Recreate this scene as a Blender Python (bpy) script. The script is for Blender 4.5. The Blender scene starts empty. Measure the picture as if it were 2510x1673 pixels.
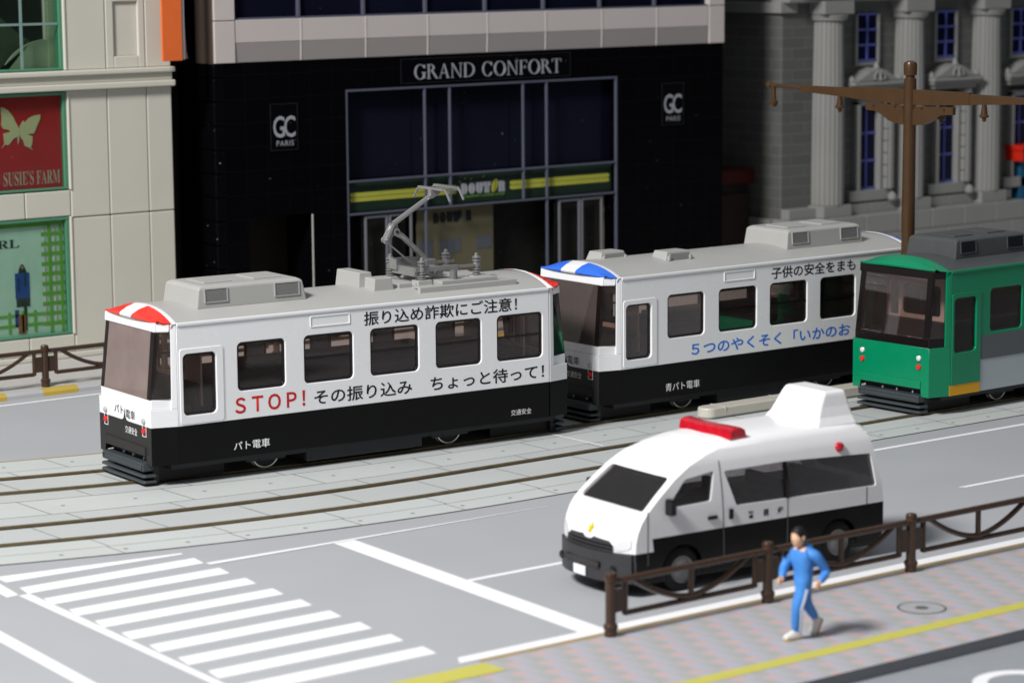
import bpy, bmesh, math, random
from mathutils import Matrix, Vector
random.seed(7)
R = math.radians
scene = bpy.context.scene
COL = scene.collection

# ------------------------------------------------------------------ camera, light, exposure
cam_d = bpy.data.cameras.new("camera")
cam = bpy.data.objects.new("camera", cam_d)
COL.objects.link(cam)
PITCH, ROLL, YAW = 0.15063182, -0.00787229, 0.90906629
def _cam_axes():
    fwd = Vector((0, math.cos(PITCH), -math.sin(PITCH))); right = Vector((1, 0, 0)); up = right.cross(fwd)
    r_ = right*math.cos(ROLL) + up*math.sin(ROLL); u_ = up*math.cos(ROLL) - right*math.sin(ROLL)
    X = Vector((math.sin(YAW), math.cos(YAW), 0)); Y = Vector((-math.cos(YAW), math.sin(YAW), 0)); Z = Vector((0, 0, 1))
    return [Vector((a.dot(X), a.dot(Y), a.dot(Z))) for a in (r_, u_, fwd)]
cr, cu, cf = _cam_axes()
cam.matrix_world = Matrix(((cr.x, cu.x, -cf.x, 0), (cr.y, cu.y, -cf.y, 0), (cr.z, cu.z, -cf.z, 10), (0, 0, 0, 1)))
cam_d.sensor_fit = 'HORIZONTAL'; cam_d.sensor_width = 36; cam_d.lens = 6568.4*36/2510
cam_d.clip_start = 0.5; cam_d.clip_end = 500
cam_d.dof.use_dof = True; cam_d.dof.focus_distance = 52.5; cam_d.dof.aperture_fstop = 0.49
scene.camera = cam

world = bpy.data.worlds.new("World"); scene.world = world; world.use_nodes = True
wn, wl = world.node_tree.nodes, world.node_tree.links
wn.clear()
w_out = wn.new("ShaderNodeOutputWorld"); w_bg = wn.new("ShaderNodeBackground")
w_tc = wn.new("ShaderNodeTexCoord"); w_sep = wn.new("ShaderNodeSeparateXYZ"); w_rmp = wn.new("ShaderNodeValToRGB")
w_rmp.color_ramp.elements[0].position = 0.0; w_rmp.color_ramp.elements[0].color = (0.10, 0.10, 0.11, 1)
w_rmp.color_ramp.elements[1].position = 0.65; w_rmp.color_ramp.elements[1].color = (0.93, 0.97, 1.06, 1)
wl.new(w_tc.outputs["Generated"], w_sep.inputs[0]); wl.new(w_sep.outputs["Z"], w_rmp.inputs[0])
wl.new(w_rmp.outputs[0], w_bg.inputs[0]); wl.new(w_bg.outputs[0], w_out.inputs[0])
w_bg.inputs[1].default_value = 0.27

key_d = bpy.data.lights.new("key_lamp", 'AREA'); key = bpy.data.objects.new("key_lamp", key_d); COL.objects.link(key)
key_dir = Vector((1.0, 0.27, -0.92)).normalized()
key.location = Vector((33, 42, 1)) - key_dir*76
key.rotation_euler = key_dir.to_track_quat('-Z', 'Y').to_euler()
key_d.shape = 'DISK'; key_d.size = 16.0; key_d.color = (1.0, 0.98, 0.955)
key_d.energy = 4.0*math.pi*76*76

vs = scene.view_settings
vs.view_transform = 'Standard'; vs.look = 'None'; vs.exposure = 0; vs.gamma = 1; vs.use_curve_mapping = False
scene.render.engine = 'CYCLES'
scene.cycles.max_bounces = 10; scene.cycles.transparent_max_bounces = 16

# ------------------------------------------------------------------ materials
def mat(name, col, rough=0.5, spec=0.4, metal=0.0, var=0.03, vscale=3.0, bump=0.0, bscale=60.0, dust=0.0, coat=0.0):
    m = bpy.data.materials.new(name); m.use_nodes = True
    n, l = m.node_tree.nodes, m.node_tree.links
    p = n["Principled BSDF"]
    p.inputs["Roughness"].default_value = rough; p.inputs["Metallic"].default_value = metal
    p.inputs["Specular IOR Level"].default_value = spec
    if coat: p.inputs["Coat Weight"].default_value = coat; p.inputs["Coat Roughness"].default_value = 0.08
    tc = n.new("ShaderNodeTexCoord")
    nz = n.new("ShaderNodeTexNoise"); nz.inputs["Scale"].default_value = vscale; nz.inputs["Detail"].default_value = 5
    l.new(tc.outputs["Object"], nz.inputs["Vector"])
    mx = n.new("ShaderNodeMix"); mx.data_type = 'RGBA'
    mx.inputs[6].default_value = (*[c*(1-var*2) for c in col], 1); mx.inputs[7].default_value = (*[min(1, c*(1+var*2)) for c in col], 1)
    l.new(nz.outputs["Fac"], mx.inputs[0])
    out = mx.outputs[2]
    if dust:
        d = n.new("ShaderNodeTexNoise"); d.inputs["Scale"].default_value = 9.0; d.inputs["Detail"].default_value = 3
        l.new(tc.outputs["Object"], d.inputs["Vector"])
        rr = n.new("ShaderNodeValToRGB"); rr.color_ramp.elements[0].position = 0.735; rr.color_ramp.elements[1].position = 0.76
        l.new(d.outputs["Fac"], rr.inputs[0])
        mu = n.new("ShaderNodeMath"); mu.operation = 'MULTIPLY'; mu.inputs[1].default_value = dust
        l.new(rr.outputs[0], mu.inputs[0])
        m2 = n.new("ShaderNodeMix"); m2.data_type = 'RGBA'; m2.inputs[7].default_value = (0.55, 0.54, 0.52, 1)
        l.new(mu.outputs[0], m2.inputs[0]); l.new(out, m2.inputs[6]); out = m2.outputs[2]
    l.new(out, p.inputs["Base Color"])
    rm = n.new("ShaderNodeMapRange"); rm.inputs[3].default_value = max(0.03, rough-0.06); rm.inputs[4].default_value = min(1, rough+0.06)
    l.new(nz.outputs["Fac"], rm.inputs[0]); l.new(rm.outputs[0], p.inputs["Roughness"])
    if bump:
        b = n.new("ShaderNodeTexNoise"); b.inputs["Scale"].default_value = bscale; b.inputs["Detail"].default_value = 3
        l.new(tc.outputs["Object"], b.inputs["Vector"])
        bp = n.new("ShaderNodeBump"); bp.inputs["Strength"].default_value = bump; bp.inputs["Distance"].default_value = 0.02
        l.new(b.outputs["Fac"], bp.inputs["Height"]); l.new(bp.outputs[0], p.inputs["Normal"])
    return m

def glass(name, tint, rough=0.04, refl=1.0, haze=0.04, hcol=(0.36, 0.29, 0.27)):
    """moulded smoked plastic: clear tinted, a little milky, glossy"""
    m = bpy.data.materials.new(name); m.use_nodes = True
    n, l = m.node_tree.nodes, m.node_tree.links
    n.clear()
    o = n.new("ShaderNodeOutputMaterial"); t = n.new("ShaderNodeBsdfTransparent"); g = n.new("ShaderNodeBsdfGlossy"); mx = n.new("ShaderNodeMixShader")
    d = n.new("ShaderNodeBsdfDiffuse"); d.inputs[0].default_value = (*hcol, 1); m2 = n.new("ShaderNodeMixShader"); m2.inputs[0].default_value = haze
    tc = n.new("ShaderNodeTexCoord"); nz = n.new("ShaderNodeTexNoise"); nz.inputs["Scale"].default_value = 2.2; nz.inputs["Detail"].default_value = 6; l.new(tc.outputs["Object"], nz.inputs["Vector"])
    rg = n.new("ShaderNodeMapRange"); rg.inputs[1].default_value = 0.3; rg.inputs[2].default_value = 0.75; rg.inputs[3].default_value = haze*0.90; rg.inputs[4].default_value = min(1, haze*1.12); l.new(nz.outputs["Fac"], rg.inputs[0]); l.new(rg.outputs[0], m2.inputs[0])
    fr = n.new("ShaderNodeFresnel"); fr.inputs[0].default_value = 1.45
    mu = n.new("ShaderNodeMath"); mu.operation = 'MULTIPLY'; mu.inputs[1].default_value = refl
    t.inputs[0].default_value = (*tint, 1); g.inputs[1].default_value = rough
    l.new(t.outputs[0], m2.inputs[1]); l.new(d.outputs[0], m2.inputs[2])
    l.new(fr.outputs[0], mu.inputs[0]); l.new(mu.outputs[0], mx.inputs[0]); l.new(m2.outputs[0], mx.inputs[1]); l.new(g.outputs[0], mx.inputs[2]); l.new(mx.outputs[0], o.inputs[0])
    return m

def grid_mat(name, col, line, sx, sz, lw, axes='XZ', rough=0.3, spec=0.2, offset=0.5, bump=0.3, dust=0.0, var=0.1):
    """masonry: brick texture laid in object space"""
    m = bpy.data.materials.new(name); m.use_nodes = True
    n, l = m.node_tree.nodes, m.node_tree.links
    p = n["Principled BSDF"]; p.inputs["Roughness"].default_value = rough; p.inputs["Specular IOR Level"].default_value = spec
    tc = n.new("ShaderNodeTexCoord"); sp = n.new("ShaderNodeSeparateXYZ"); cb = n.new("ShaderNodeCombineXYZ")
    l.new(tc.outputs["Object"], sp.inputs[0])
    l.new(sp.outputs[axes[0]], cb.inputs["X"]); l.new(sp.outputs[axes[1]], cb.inputs["Y"])
    b = n.new("ShaderNodeTexBrick"); b.offset = offset
    b.inputs["Scale"].default_value = 1.0; b.inputs["Brick Width"].default_value = sx; b.inputs["Row Height"].default_value = sz
    b.inputs["Mortar Size"].default_value = lw; b.inputs["Mortar Smooth"].default_value = 0.3
    b.inputs["Color1"].default_value = (*[c*(1-var) for c in col], 1); b.inputs["Color2"].default_value = (*[c*(1+var) for c in col], 1); b.inputs["Mortar"].default_value = (*line, 1)
    l.new(cb.outputs[0], b.inputs["Vector"])
    out = b.outputs["Color"]
    if dust:
        d = n.new("ShaderNodeTexNoise"); d.inputs["Scale"].default_value = 7.0; d.inputs["Detail"].default_value = 3
        l.new(tc.outputs["Object"], d.inputs["Vector"])
        rr = n.new("ShaderNodeValToRGB"); rr.color_ramp.elements[0].position = 0.74; rr.color_ramp.elements[1].position = 0.77
        rr.color_ramp.elements[1].color = (dust, dust, dust, 1)
        l.new(d.outputs["Fac"], rr.inputs[0])
        m2 = n.new("ShaderNodeMix"); m2.data_type = 'RGBA'; m2.inputs[7].default_value = (0.5, 0.5, 0.5, 1)
        l.new(rr.outputs[0], m2.inputs[0]); l.new(out, m2.inputs[6]); out = m2.outputs[2]
    l.new(out, p.inputs["Base Color"])
    bp = n.new("ShaderNodeBump"); bp.inputs["Strength"].default_value = bump; bp.inputs["Distance"].default_value = 0.02; bp.invert = True
    l.new(b.outputs["Fac"], bp.inputs["Height"]); l.new(bp.outputs[0], p.inputs["Normal"])
    return m

def tile_mat(name):
    """printed block paving of the pavement: grey, lavender and pinkish blocks in a diagonal lattice"""
    m = bpy.data.materials.new(name); m.use_nodes = True
    n, l = m.node_tree.nodes, m.node_tree.links
    p = n["Principled BSDF"]; p.inputs["Roughness"].default_value = 0.55; p.inputs["Specular IOR Level"].default_value = 0.3
    tc = n.new("ShaderNodeTexCoord"); sp = n.new("ShaderNodeSeparateXYZ"); l.new(tc.outputs["Object"], sp.inputs[0])
    def M(op, a, b=None):
        k = n.new("ShaderNodeMath"); k.operation = op
        for i, v in enumerate((a, b)):
            if v is None: continue
            if isinstance(v, (int, float)): k.inputs[i].default_value = v
            else: l.new(v, k.inputs[i])
        return k.outputs[0]
    i = M('FLOOR', M('DIVIDE', sp.outputs["X"], 0.21)); j = M('FLOOR', M('DIVIDE', sp.outputs["Y"], 0.21))
    k = M('FLOORED_MODULO', M('ADD', i, M('MULTIPLY', j, 2.0)), 5.0)
    k = M('DIVIDE', M('ADD', k, 0.5), 5.0)
    r = n.new("ShaderNodeValToRGB"); r.color_ramp.interpolation = 'CONSTANT'
    cols = [(0.495, 0.375, 0.375), (0.395, 0.395, 0.425), (0.36, 0.365, 0.35), (0.40, 0.40, 0.465), (0.375, 0.38, 0.39)]
    r.color_ramp.elements[0].position = 0; r.color_ramp.elements[0].color = (*cols[0], 1)
    r.color_ramp.elements[1].position = 0.2; r.color_ramp.elements[1].color = (*cols[1], 1)
    for q in (2, 3, 4):
        e = r.color_ramp.elements.new(q*0.2); e.color = (*cols[q], 1)
    l.new(k, r.inputs[0]); l.new(r.outputs[0], p.inputs["Base Color"])
    return m

M_ = dict(
    white=mat("white_plastic", (0.85, 0.855, 0.875), 0.26, 0.5, var=0.008, vscale=2),
    white_print=mat("white_print", (0.88, 0.88, 0.90), 0.6, 0.2, var=0.01),
    black=mat("black_plastic", (0.0048, 0.0048, 0.0052), 0.40, 0.16, var=0.1, bump=0.05, bscale=40),
    front_black=mat("matt_black_plastic", (0.022, 0.021, 0.021), 0.55, 0.4, var=0.12, bump=0.25, bscale=60),
    under=mat("underframe_grey", (0.022, 0.024, 0.028), 0.5, 0.35, var=0.1),
    bumper=mat("bumper_grey", (0.050, 0.060, 0.067), 0.42, 0.4, var=0.05),
    roof=mat("roof_grey", (0.405, 0.405, 0.39), 0.42, 0.45, var=0.02, vscale=1.5),
    grille=mat("grille_grey", (0.28, 0.285, 0.28), 0.5, 0.3),
    red=mat("red_visor", (0.80, 0.035, 0.022), 0.28, 0.5, var=0.02),
    blue=mat("blue_visor", (0.035, 0.17, 0.80), 0.28, 0.5, var=0.02),
    green=mat("green_plastic", (0.0, 0.225, 0.10), 0.24, 0.5, var=0.03),
    dgreen_roof=mat("dark_roof", (0.068, 0.074, 0.077), 0.42, 0.4, var=0.05),
    dgrille=mat("dark_grille", (0.02, 0.022, 0.03), 0.5, 0.3),
    stripe_grey=mat("stripe_dark_grey", (0.105, 0.118, 0.122), 0.4, 0.4),
    stripe_light=mat("stripe_light_grey", (0.42, 0.47, 0.49), 0.4, 0.4),
    yellow=mat("sill_yellow", (0.70, 0.35, 0.004), 0.4, 0.4),
    rubber=mat("window_rubber", (0.008, 0.005, 0.005), 0.16, 0.5),
    pillar=mat("brown_black_pillar", (0.007, 0.004, 0.004), 0.25, 0.35),
    interior=mat("interior_dark", (0.016, 0.014, 0.014), 0.5, 0.3, var=0.2),
    cab=mat("cab_interior", (0.20, 0.15, 0.13), 0.5, 0.3, var=0.15),
    cab_added_wall=mat("added_cab_partition_tan", (0.46, 0.37, 0.34), 0.5, 0.3, var=0.12, vscale=2),
    glass=glass("brown_smoked_glass", (0.93, 0.885, 0.865), haze=0.03),
    glass_front=glass("brown_smoked_windshield", (0.82, 0.72, 0.69), haze=0.50, hcol=(0.44, 0.335, 0.31)),  # milky plastic, haze raised for the light glowing inside
    glass_shaded=glass("brown_smoked_windshield_shaded", (0.80, 0.70, 0.67), haze=0.20, hcol=(0.34, 0.265, 0.25)),  # shaded copy: darker and less milky for the windshield standing in shade
    glass_dark=glass("dark_smoked_windshield", (0.84, 0.78, 0.76), haze=0.03),
    steel=mat("wheel_steel", (0.55, 0.53, 0.48), 0.28, 0.5, metal=0.9),
    panto=mat("pantograph_grey", (0.33, 0.33, 0.33), 0.24, 0.5, metal=0.55, var=0.05),
    lamp_red=mat("tail_lamp_red", (0.75, 0.025, 0.02), 0.2, 0.5),
    lamp_grey=mat("head_lamp_grey", (0.45, 0.45, 0.46), 0.3, 0.5),
    lamp_silver=mat("head_lamp_silver", (0.80, 0.80, 0.82), 0.22, 0.5, metal=0.2),
    ink_black=mat("ink_black", (0.010, 0.010, 0.016), 0.5, 0.2),
    ink_red=mat("ink_red", (0.56, 0.022, 0.018), 0.5, 0.2),
    ink_blue=mat("ink_blue", (0.015, 0.18, 0.75), 0.5, 0.2),
    road=mat("printed_asphalt", (0.385, 0.397, 0.42), 0.55, 0.3, var=0.025, vscale=0.5, bump=0.06, bscale=25),
    road2=mat("printed_asphalt_far", (0.375, 0.40, 0.405), 0.5, 0.3, var=0.03, vscale=0.4, bump=0.06, bscale=25),
    paint=mat("road_paint", (0.83, 0.835, 0.86), 0.6, 0.25, var=0.012, vscale=4),
    pave=mat("track_paving_grey", (0.53, 0.56, 0.55), 0.45, 0.3, var=0.02, vscale=0.7, bump=0.05, bscale=30),
    pave2=mat("track_paving_grey_dull", (0.485, 0.51, 0.505), 0.45, 0.3, var=0.02, vscale=0.7, bump=0.05, bscale=30),
    joint=mat("joint_dark", (0.17, 0.175, 0.17), 0.7, 0.2),
    groove=mat("groove_grey", (0.25, 0.27, 0.26), 0.6, 0.2),
    rail=mat("bronze_rail", (0.205, 0.155, 0.085), 0.30, 0.5, metal=0.6, var=0.25, vscale=6),
    lid=mat("manhole_lid", (0.36, 0.36, 0.375), 0.55, 0.3),
    road3=mat("printed_asphalt_lower", (0.285, 0.305, 0.33), 0.55, 0.3, var=0.03),
    kerb=mat("kerb_grey", (0.43, 0.43, 0.44), 0.5, 0.3),
    kerb_y=mat("kerb_yellow", (0.50, 0.36, 0.065), 0.45, 0.35),
    kerb_dark=mat("kerb_side_dark", (0.26, 0.265, 0.28), 0.6, 0.2),
    tactile=mat("tactile_yellow", (0.51, 0.48, 0.10), 0.6, 0.25, var=0.04, vscale=5),
    edge_tan=mat("edge_tan", (0.36, 0.27, 0.13), 0.6, 0.2),
    tiles=tile_mat("pavement_tiles"),
    far_pave=mat("far_pavement", (0.46, 0.44, 0.425), 0.6, 0.2, var=0.05, vscale=3),
    bronze=mat("fence_brown", (0.050, 0.026, 0.014), 0.28, 0.5, var=0.1, vscale=3),
    pole=mat("pole_brown", (0.062, 0.030, 0.011), 0.30, 0.5, var=0.1, vscale=3, dust=0.3),
    stone=mat("platform_cream", (0.55, 0.52, 0.455), 0.4, 0.4, var=0.02),
    beige=mat("beige_plastic", (0.60, 0.585, 0.51), 0.42, 0.4, var=0.025, vscale=0.8, bump=0.04, bscale=20),
    orange=mat("orange_banner", (0.78, 0.155, 0.035), 0.5, 0.3),
    card=mat("card_white", (0.50, 0.49, 0.46), 0.6, 0.2),
    card_pink=mat("card_pink", (0.42, 0.24, 0.22), 0.6, 0.2),
    gframe=mat("green_window_edge", (0.075, 0.24, 0.145), 0.3, 0.5),
    gglass=glass("green_tinted_glass", (0.90, 0.985, 0.94), 0.05, 0.5, 0.012, (0.2, 0.3, 0.25)),
    darkroom=mat("dark_interior", (0.006, 0.008, 0.006), 0.6, 0.2),
    arch=mat("interior_arch", (0.32, 0.34, 0.24), 0.5, 0.3),
    arch_dark=mat("interior_arch_shade", (0.050, 0.060, 0.036), 0.6, 0.2),
    poster_red=mat("poster_red", (0.52, 0.014, 0.018), 0.5, 0.3, var=0.12, vscale=1.2, dust=0.35),
    poster_olive=mat("poster_olive", (0.66, 0.54, 0.33), 0.6, 0.2),
    poster_tan=mat("poster_tan", (0.55, 0.42, 0.36), 0.6, 0.2),
    poster_pale=mat("poster_pale", (0.62, 0.72, 0.66), 0.55, 0.3, var=0.05),
    poster_green=mat("poster_green", (0.19, 0.42, 0.06), 0.6, 0.2),
    poster_pink=mat("poster_pink", (0.40, 0.23, 0.20), 0.6, 0.2),
    poster_white=mat("poster_white", (0.74, 0.74, 0.68), 0.6, 0.2),
    poster_blue=mat("poster_blue", (0.035, 0.08, 0.34), 0.6, 0.2),
    poster_dark=mat("poster_dark", (0.035, 0.045, 0.042), 0.6, 0.2),
    poster_brown=mat("poster_brown", (0.36, 0.12, 0.055), 0.6, 0.2),
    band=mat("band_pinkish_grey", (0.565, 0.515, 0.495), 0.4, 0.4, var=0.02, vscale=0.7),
    band_shade=mat("band_painted_shade", (0.31, 0.285, 0.275), 0.42, 0.35, var=0.02, vscale=0.7),  # lower band: the shade of its slant is put into the colour
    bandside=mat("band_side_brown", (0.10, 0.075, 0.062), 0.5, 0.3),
    tileblack=grid_mat("black_wall_tiles", (0.0018, 0.0018, 0.0026), (0.0045, 0.0045, 0.006), 0.635, 0.59, 0.008, rough=0.25, spec=0.05, offset=0.0, bump=0.25, dust=0.30),
    tileplain=mat("black_corner_tile", (0.002, 0.002, 0.0028), 0.25, 0.08, dust=0.5),
    brownwall=mat("dark_brown_wall", (0.016, 0.012, 0.010), 0.5, 0.2),
    edge_glint=mat("board_edge_grey", (0.014, 0.015, 0.019), 0.4, 0.3, var=0.45, vscale=6),
    muntin=mat("muntin_grey_green", (0.20, 0.30, 0.28), 0.4, 0.3),
    doorgrey=mat("door_frame_grey", (0.17, 0.175, 0.20), 0.4, 0.35),
    steelblue=mat("window_frame_blue_grey", (0.095, 0.102, 0.145), 0.4, 0.4, var=0.06, vscale=0.6),
    darkglass=mat("dark_shop_glass", (0.0048, 0.0058, 0.015), 0.10, 0.14, var=0.5, vscale=0.22, dust=0.45),
    fascia=mat("fascia_dark_green", (0.012, 0.026, 0.018), 0.4, 0.2, var=0.1, dust=0.15),
    lime=mat("fascia_lime", (0.39, 0.40, 0.055), 0.5, 0.25, var=0.12, vscale=0.8),
    lettergrey=mat("letter_grey", (0.33, 0.34, 0.38), 0.5, 0.25, var=0.1, vscale=3),
    cream=mat("shop_poster_cream", (0.125, 0.112, 0.068), 0.6, 0.2, var=0.15, vscale=0.7),
    cream2=mat("shop_poster_blue_grey", (0.085, 0.095, 0.11), 0.6, 0.2),
    shopdark=mat("shop_dark", (0.010, 0.010, 0.009), 0.5, 0.15, var=0.3, dust=0.2),
    curtain=mat("shop_curtain", (0.13, 0.12, 0.085), 0.6, 0.2),
    bank=mat("bank_grey", (0.275, 0.275, 0.265), 0.42, 0.4, var=0.03, vscale=1),
    bankbrick=grid_mat("bank_brick", (0.115, 0.116, 0.110), (0.175, 0.176, 0.168), 1.0, 0.31, 0.014, rough=0.5, spec=0.3, bump=0.5),
    bankbrick_side=grid_mat("bank_brick_side", (0.115, 0.116, 0.110), (0.175, 0.176, 0.168), 1.0, 0.31, 0.014, axes='YZ', rough=0.5, spec=0.3, bump=0.5),
    navy=mat("bank_window_navy", (0.003, 0.004, 0.028), 0.15, 0.2, var=0.3, vscale=1),
    indigo=mat("bank_window_bars", (0.10, 0.115, 0.42), 0.4, 0.4),
    shed_red=mat("shed_red", (0.055, 0.004, 0.003), 0.5, 0.2),
    shop_red=mat("kiosk_red", (0.62, 0.022, 0.008), 0.4, 0.4),
    shop_blue=mat("kiosk_blue", (0.008, 0.085, 0.17), 0.4, 0.4, var=0.2, vscale=0.8),
    wood=mat("dark_wood", (0.022, 0.013, 0.010), 0.6, 0.2),
    van_glass=glass("van_smoked_glass", (0.88, 0.86, 0.86), haze=0.07, hcol=(0.24, 0.22, 0.22)),
    van_black=mat("van_black", (0.005, 0.005, 0.005), 0.35, 0.2, var=0.1),
    trim=mat("van_trim", (0.035, 0.035, 0.038), 0.45, 0.4, var=0.15, bump=0.2, bscale=30),
    plate=mat("number_plate", (0.80, 0.83, 0.88), 0.5, 0.3),
    beacon=mat("beacon_red", (0.50, 0.006, 0.018), 0.14, 0.6, var=0.25, vscale=9, coat=0.6),
    gold=mat("emblem_gold", (0.75, 0.50, 0.0), 0.4, 0.4),
    tyre=mat("tyre_black", (0.012, 0.012, 0.012), 0.7, 0.2),
    hub=mat("hub_grey", (0.13, 0.13, 0.135), 0.35, 0.5),
    suit=mat("blue_track_suit", (0.06, 0.25, 0.68), 0.5, 0.35, var=0.10, vscale=9, bump=0.5, bscale=9),
    skin=mat("painted_skin", (0.80, 0.50, 0.33), 0.5, 0.3, var=0.04),
    hair=mat("painted_hair", (0.012, 0.011, 0.012), 0.5, 0.3),
    shoe=mat("painted_shoe", (0.72, 0.70, 0.66), 0.5, 0.3),
    sole=mat("shoe_sole", (0.42, 0.27, 0.09), 0.6, 0.2),
    lace=mat("suit_stripe", (0.50, 0.55, 0.66), 0.5, 0.3),
)

# ------------------------------------------------------------------ object helpers
def tag(o, label=None, cat=None, group=None, kind=None):
    if label: o["label"] = label
    if cat: o["category"] = cat
    if group: o["group"] = group
    if kind: o["kind"] = kind
    return o
def thing(name, label, cat, loc=(0, 0, 0), rz=0.0, group=None):
    o = bpy.data.objects.new(name, None); COL.objects.link(o)
    o.location = loc; o.rotation_euler = (0, 0, rz); o.empty_display_size = 0.3
    return tag(o, label, cat, group)

class B:
    """collects shapes into one mesh"""
    def __init__(s): s.bm = bmesh.new(); s.mats = []
    def mi(s, m):
        if m not in s.mats: s.mats.append(m)
        return s.mats.index(m)
    def box(s, a, b, m=None, T=None):
        x0, y0, z0 = a; x1, y1, z1 = b
        v = [s.bm.verts.new(p) for p in ((x0,y0,z0),(x1,y0,z0),(x1,y1,z0),(x0,y1,z0),(x0,y0,z1),(x1,y0,z1),(x1,y1,z1),(x0,y1,z1))]
        i = s.mi(m) if m else 0
        for f in ((0,3,2,1),(4,5,6,7),(0,1,5,4),(1,2,6,5),(2,3,7,6),(3,0,4,7)):
            s.bm.faces.new([v[k] for k in f]).material_index = i
        if T is not None:
            for q in v: q.co = T @ q.co
        return s
    def hexa(s, P, m=None):
        """P: 4 bottom points then 4 top points"""
        v = [s.bm.verts.new(p) for p in P]; i = s.mi(m) if m else 0
        for f in ((0,3,2,1),(4,5,6,7),(0,1,5,4),(1,2,6,5),(2,3,7,6),(3,0,4,7)):
            s.bm.faces.new([v[k] for k in f]).material_index = i
        return s
    def prism(s, pts, f0, f1, m=None):
        """pts list of 2D, f0/f1 map 2D to 3D for the two caps"""
        i = s.mi(m) if m else 0
        a = [s.bm.verts.new(f0(*p)) for p in pts]; b = [s.bm.verts.new(f1(*p)) for p in pts]
        n = len(pts)
        s.bm.faces.new(a).material_index = i; s.bm.faces.new(b[::-1]).material_index = i
        for k in range(n): s.bm.faces.new([a[k], b[k], b[(k+1) % n], a[(k+1) % n]]).material_index = i
        return s
    def loft(s, rings, m=None, closed=False, cap=False):
        i = s.mi(m) if m else 0
        V = [[s.bm.verts.new(p) for p in r] for r in rings]
        n = len(V[0])
        for a, b in zip(V, V[1:]):
            for k in range(n if closed else n-1):
                s.bm.faces.new([a[k], a[(k+1) % n], b[(k+1) % n], b[k]]).material_index = i
        if cap:
            s.bm.faces.new(V[0][::-1]).material_index = i; s.bm.faces.new(V[-1]).material_index = i
        return s
    def tube(s, path, r, m=None, seg=10, cap=True):
        path = [Vector(p) for p in path]; rr = r if isinstance(r, (list, tuple)) else [r]*len(path)
        rings = []; prev = None
        for k, p in enumerate(path):
            t = (path[min(k+1, len(path)-1)] - path[max(k-1, 0)]).normalized()
            ref = Vector((0, 0, 1)) if abs(t.z) < 0.9 else Vector((1, 0, 0))
            if prev is None: u = t.cross(ref).normalized()
            else: u = (prev - t*prev.dot(t)).normalized()
            prev = u; w = t.cross(u)
            rings.append([p + (u*math.cos(2*math.pi*j/seg) + w*math.sin(2*math.pi*j/seg))*rr[k] for j in range(seg)])
        return s.loft(rings, m, True, cap)
    def lathe(s, prof, c, m=None, seg=16, axis='Z'):
        """prof: (radius, height) pairs from c upward"""
        rings = []
        for r, h in prof:
            ring = []
            for j in range(seg):
                a = 2*math.pi*j/seg; p, q = max(r, 1e-4)*math.cos(a), max(r, 1e-4)*math.sin(a)
                ring.append({'Z': (c[0]+p, c[1]+q, c[2]+h), 'Y': (c[0]+q, c[1]+h, c[2]+p), 'X': (c[0]+h, c[1]+p, c[2]+q)}[axis])
            rings.append(ring)
        return s.loft(rings, m, True, True)
    def ring(s, prof, c, m=None, seg=28, axis='Y'):
        rings = []
        for r, h in prof + prof[:1]:
            ring = []
            for j in range(seg):
                a = 2*math.pi*j/seg; p, q = r*math.cos(a), r*math.sin(a)
                ring.append({'Z': (c[0]+p, c[1]+q, c[2]+h), 'Y': (c[0]+q, c[1]+h, c[2]+p), 'X': (c[0]+h, c[1]+p, c[2]+q)}[axis])
            rings.append(ring)
        s.loft(rings, m, True, False); bmesh.ops.remove_doubles(s.bm, verts=s.bm.verts, dist=1e-5); return s
    def mesh(s, me, T=None, m=None):
        i = s.mi(m) if m else 0
        k = len(s.bm.verts); f = len(s.bm.faces)
        s.bm.from_mesh(me); s.bm.verts.ensure_lookup_table(); s.bm.faces.ensure_lookup_table()
        if T is not None:
            for v in s.bm.verts[k:]: v.co = T @ v.co
        for q in s.bm.faces[f:]: q.material_index = i
        bpy.data.meshes.remove(me)
        return s
    def obj(s, name, m=None, parent=None, T=None, bevel=0.0, smooth=False, seg=2, fix=True):
        if T is not None: bmesh.ops.transform(s.bm, matrix=T, verts=s.bm.verts)
        if fix: bmesh.ops.recalc_face_normals(s.bm, faces=s.bm.faces)
        me = bpy.data.meshes.new(name); s.bm.to_mesh(me); s.bm.free()
        for q in (s.mats if s.mats else [m]): me.materials.append(q)
        if smooth:
            for p in me.polygons: p.use_smooth = True
            try: me.set_sharp_from_angle(angle=R(35))
            except Exception: pass
        o = bpy.data.objects.new(name, me); COL.objects.link(o)
        if parent: o.parent = parent
        if bevel:
            b = o.modifiers.new("bevel", 'BEVEL'); b.width = bevel; b.segments = seg; b.limit_method = 'ANGLE'; b.angle_limit = R(30)
            b.harden_normals = False
        return o

def rrect(x0, z0, x1, z1, r, n=5):
    P = []
    for cx, cz, a0 in ((x1-r, z0+r, -90), (x1-r, z1-r, 0), (x0+r, z1-r, 90), (x0+r, z0+r, 180)):
        for k in range(n+1):
            a = R(a0 + 90*k/n); P.append((cx + r*math.cos(a), cz + r*math.sin(a)))
    return P

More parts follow.
